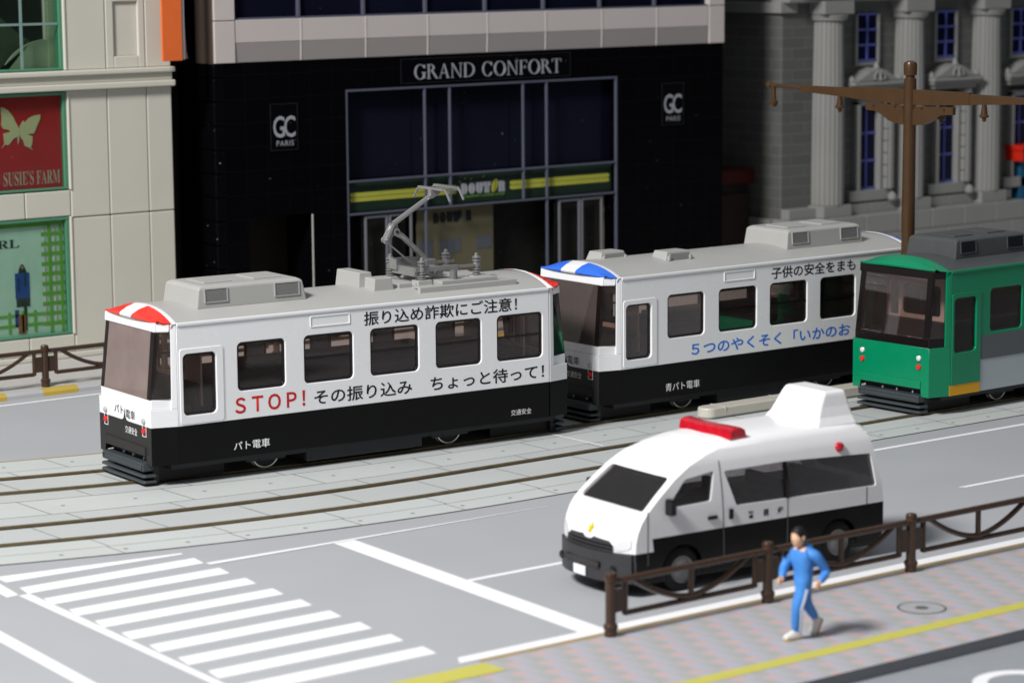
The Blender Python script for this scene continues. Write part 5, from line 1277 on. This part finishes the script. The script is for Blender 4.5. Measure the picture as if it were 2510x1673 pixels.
# ------------------------------------------------------------------ running figure
def make_person():
    base = Vector((26.09, 26.96, 0.004))
    Rv, Vv = Vector((0.789, -0.614, 0)), Vector((0.614, 0.789, 0))
    t = thing("person", "person in a blue track suit with white stripes running along the pavement", "person", base)
    def J(a, d, h): return Rv*a + Vv*d + Vector((0, 0, h))
    pts, edges, rad, idx = [], [], [], {}
    def add(n, a, d, h, r, parent=None):
        idx[n] = len(pts); pts.append(J(a, d, h)); rad.append(r)
        if parent: edges.append((idx[parent], idx[n]))
    add("pelvis", 0.13, 0.02, 0.80, (0.145, 0.13))
    add("waist", 0.12, 0.01, 0.95, (0.142, 0.125), "pelvis"); add("chest", 0.115, 0.0, 1.13, (0.185, 0.145), "waist"); add("collar", 0.10, -0.01, 1.27, (0.10, 0.09), "chest")
    add("neck", 0.07, -0.03, 1.35, (0.062, 0.062), "collar")
    add("s1", 0.27, -0.10, 1.245, (0.092, 0.092), "collar"); add("u1", 0.37, -0.06, 1.11, (0.080, 0.080), "s1"); add("e1", 0.445, -0.02, 0.985, (0.075, 0.075), "u1"); add("f1", 0.375, -0.13, 0.915, (0.064, 0.064), "e1"); add("w1", 0.315, -0.21, 0.875, (0.048, 0.048), "f1")
    add("s2", -0.02, 0.12, 1.225, (0.090, 0.090), "collar"); add("u2", -0.09, 0.12, 1.12, (0.078, 0.078), "s2"); add("e2", -0.155, 0.10, 1.03, (0.073, 0.073), "u2"); add("f2", -0.185, -0.04, 0.96, (0.063, 0.063), "e2"); add("w2", -0.21, -0.12, 0.92, (0.047, 0.047), "f2")
    add("h1", 0.10, -0.06, 0.745, (0.105, 0.105), "pelvis"); add("t1", 0.055, -0.08, 0.60, (0.105, 0.105), "h1"); add("k1", 0.02, -0.10, 0.48, (0.090, 0.090), "t1"); add("c1", 0.015, -0.06, 0.30, (0.082, 0.082), "k1"); add("a1", 0.01, 0.0, 0.10, (0.062, 0.062), "c1")
    add("h2", 0.16, 0.10, 0.745, (0.105, 0.105), "pelvis"); add("t2", 0.165, 0.13, 0.61, (0.092, 0.092), "h2"); add("k2", 0.17, 0.12, 0.50, (0.088, 0.088), "t2"); add("c2", 0.245, 0.18, 0.37, (0.080, 0.080), "k2"); add("a2", 0.33, 0.24, 0.24, (0.058, 0.058), "c2")
    def skin(pts, edges, rad, root, lv=2):
        me = bpy.data.meshes.new("sk"); me.from_pydata([tuple(p) for p in pts], edges, [])
        o = bpy.data.objects.new("sk", me); COL.objects.link(o)
        m = o.modifiers.new("s", 'SKIN'); m.use_smooth_shade = True
        for k, v in enumerate(me.skin_vertices[0].data): v.radius = rad[k] if isinstance(rad[k], tuple) else (rad[k], rad[k]); v.use_root = (k == root)
        q = o.modifiers.new("u", 'SUBSURF'); q.levels = lv; q.render_levels = lv
        bpy.context.view_layer.update()
        r = bpy.data.meshes.new_from_object(o.evaluated_get(bpy.context.evaluated_depsgraph_get()))
        bpy.data.objects.remove(o); return r
    b = B(); b.mesh(skin(pts, edges, rad, 0), None, M_["suit"])
    # head joined to the neck
    hc = J(0.035, -0.05, 1.495)
    fw = (-Rv*0.80 - Vv*0.60).normalized(); rt = Vector((0, 0, 1)).cross(fw).normalized()
    def head_pt(u, v):
        """u azimuth from the face, v polar; an egg with brow, nose and chin"""
        x = math.sin(v)*math.cos(u); y = math.sin(v)*math.sin(u); z = math.cos(v)
        sx, sy, sz = 0.112, 0.090, 0.145
        px, py, pz = x*sx, y*sy, z*sz
        if z < 0: py *= 1-0.22*(-z); px = px*(1-0.12*(-z)) + 0.014*(-z)
        g = math.exp(-(u/0.22)**2)*math.exp(-((pz+0.012)/0.026)**2); px += 0.026*g
        for s in (-1, 1): px -= 0.010*math.exp(-((u-s*0.36)/0.16)**2)*math.exp(-((pz-0.022)/0.018)**2)
        px -= 0.006*math.exp(-(u/0.3)**2)*math.exp(-((pz+0.062)/0.008)**2)
        return hc + fw*px + rt*py + Vector((0, 0, pz))
    rings = []
    NU = 28
    for j in range(1, 18):
        v = math.pi*j/18
        rings.append([head_pt((2*math.pi*k/NU)-math.pi, v) for k in range(NU)])
    b.loft(rings, M_["skin"], True, True)
    for s in (-1, 1):
        ec = hc + rt*s*0.090 - fw*0.01 + Vector((0, 0, 0.0))
        b.lathe([(0.008, -0.034), (0.018, -0.02), (0.022, 0.005), (0.018, 0.028), (0.006, 0.036)], ec, M_["skin"], 8)
    # hands: palm plus four curled fingers and a thumb each
    for w, e, side in (("w1", "f1", 1), ("w2", "f2", -1)):
        p = pts[idx[w]]; d = (p - pts[idx[e]]).normalized()
        up = Vector((0, 0, 1)); n = d.cross(up).normalized(); q = n.cross(d).normalized()
        P = [p - d*0.03, p + d*0.02, p + d*0.075]; E_ = [(0, 1), (1, 2)]
        b.mesh(skin(P, E_, [(0.036, 0.036), (0.046, 0.036), (0.050, 0.036)], 0), None, M_["skin"])
        for k in range(4):
            o_ = q*(0.036-0.024*k); L = (0.044, 0.052, 0.048, 0.038)[k]
            F = [p + d*0.065 + o_, p + d*(0.075+L*0.55) + o_, p + d*(0.07+L*0.5) + o_ - n*side*0.035, p + d*0.05 + o_ - n*side*0.042]
            b.mesh(skin(F, [(0, 1), (1, 2), (2, 3)], [0.0145, 0.0135, 0.0125, 0.011], 0, 1), None, M_["skin"])
        F = [p + d*0.02 + q*0.03, p + d*0.06 + q*0.055 - n*side*0.01, p + d*0.095 + q*0.045 - n*side*0.035]
        b.mesh(skin(F, [(0, 1), (1, 2)], [0.016, 0.0145, 0.012], 0, 1), None, M_["skin"])
    body = b.obj("body", None, t, smooth=True, fix=False)
    # neck skin colour
    for pl in body.data.polygons:
        c = pl.center
        if c.z > 1.315 and (c - pts[idx["neck"]]).length < 0.10 and pl.material_index == 0: pl.material_index = body.data.materials.find("painted_skin")
    # hair cap
    hr = B(); rings = []
    for j in range(0, 11):
        v = 0.04 + (math.pi*0.60)*j/10
        ring = []
        for k in range(NU):
            u = (2*math.pi*k/NU)-math.pi
            front = max(0, math.cos(u))
            vv = v*(1 - 0.46*front**0.8)
            q = head_pt(u, vv); ring.append(hc + (q-hc)*1.10 + Vector((0, 0, 0.006)) + (fw*0.004*math.sin(9*u)))
        rings.append(ring)
    inner = [[hc + (p-hc)*0.9 for p in rings[-1]]]
    hr.loft(rings+inner, None, True, True); hr.obj("hair", M_["hair"], t, smooth=True)
    # hood bunched behind the neck
    hd = skin([J(0.02, 0.06, 1.315), J(0.13, 0.07, 1.335), J(0.20, 0.0, 1.325), J(0.17, -0.08, 1.285)], [(0, 1), (1, 2), (2, 3)], [0.055, 0.082, 0.088, 0.06], 0)
    B().mesh(hd, None).obj("hood", M_["suit"], t, smooth=True, fix=False)
    # shoes
    def shoe(a, d, h, toe, heel_up, nm="shoe"):
        o = J(a, d, h); f = toe.normalized(); s_ = Vector((0, 0, 1)).cross(f).normalized(); u = f.cross(s_)
        rg = []
        for x, w, hh in ((-0.095, 0.035, 0.09), (-0.075, 0.052, 0.125), (-0.02, 0.055, 0.13), (0.04, 0.056, 0.105), (0.11, 0.062, 0.075), (0.17, 0.05, 0.06), (0.195, 0.02, 0.04)):
            rg.append([o + f*x + s_*(-w) , o + f*x + s_*(-w*0.95) + u*hh*0.6, o + f*x + s_*(-w*0.45) + u*hh, o + f*x + s_*(w*0.45) + u*hh, o + f*x + s_*(w*0.95) + u*hh*0.6, o + f*x + s_*w])
        k = B(); k.loft(rg, None, True, True); so = k.obj(nm, M_["shoe"], t, smooth=True)
        k = B(); k.loft([[p0 - u*0.028, p0 + u*0.004, p1 + u*0.004, p1 - u*0.028] for p0, p1 in [(r[0]+s_*-0.004, r[-1]+s_*0.004) for r in rg]], None, True, True)
        k.obj("sole", M_["sole"], so)
    shoe(0.0, -0.02, 0.028, -Rv*0.85 - Vv*0.5, 0)
    shoe(0.355, 0.26, 0.155, Vector((-0.30, -0.12, -0.72)) + -Rv*0.2, 1)
    # white side stripe of the trousers and sleeves
    for path, r in (([(0.155, -0.155, 0.76), (0.115, -0.170, 0.60), (0.075, -0.172, 0.48), (0.075, -0.128, 0.30), (0.068, -0.055, 0.11)], 0.020), ):
        B().tube([J(*p) for p in path], r, seg=8).obj("trouser_stripe", M_["lace"], t, smooth=True)
make_person()
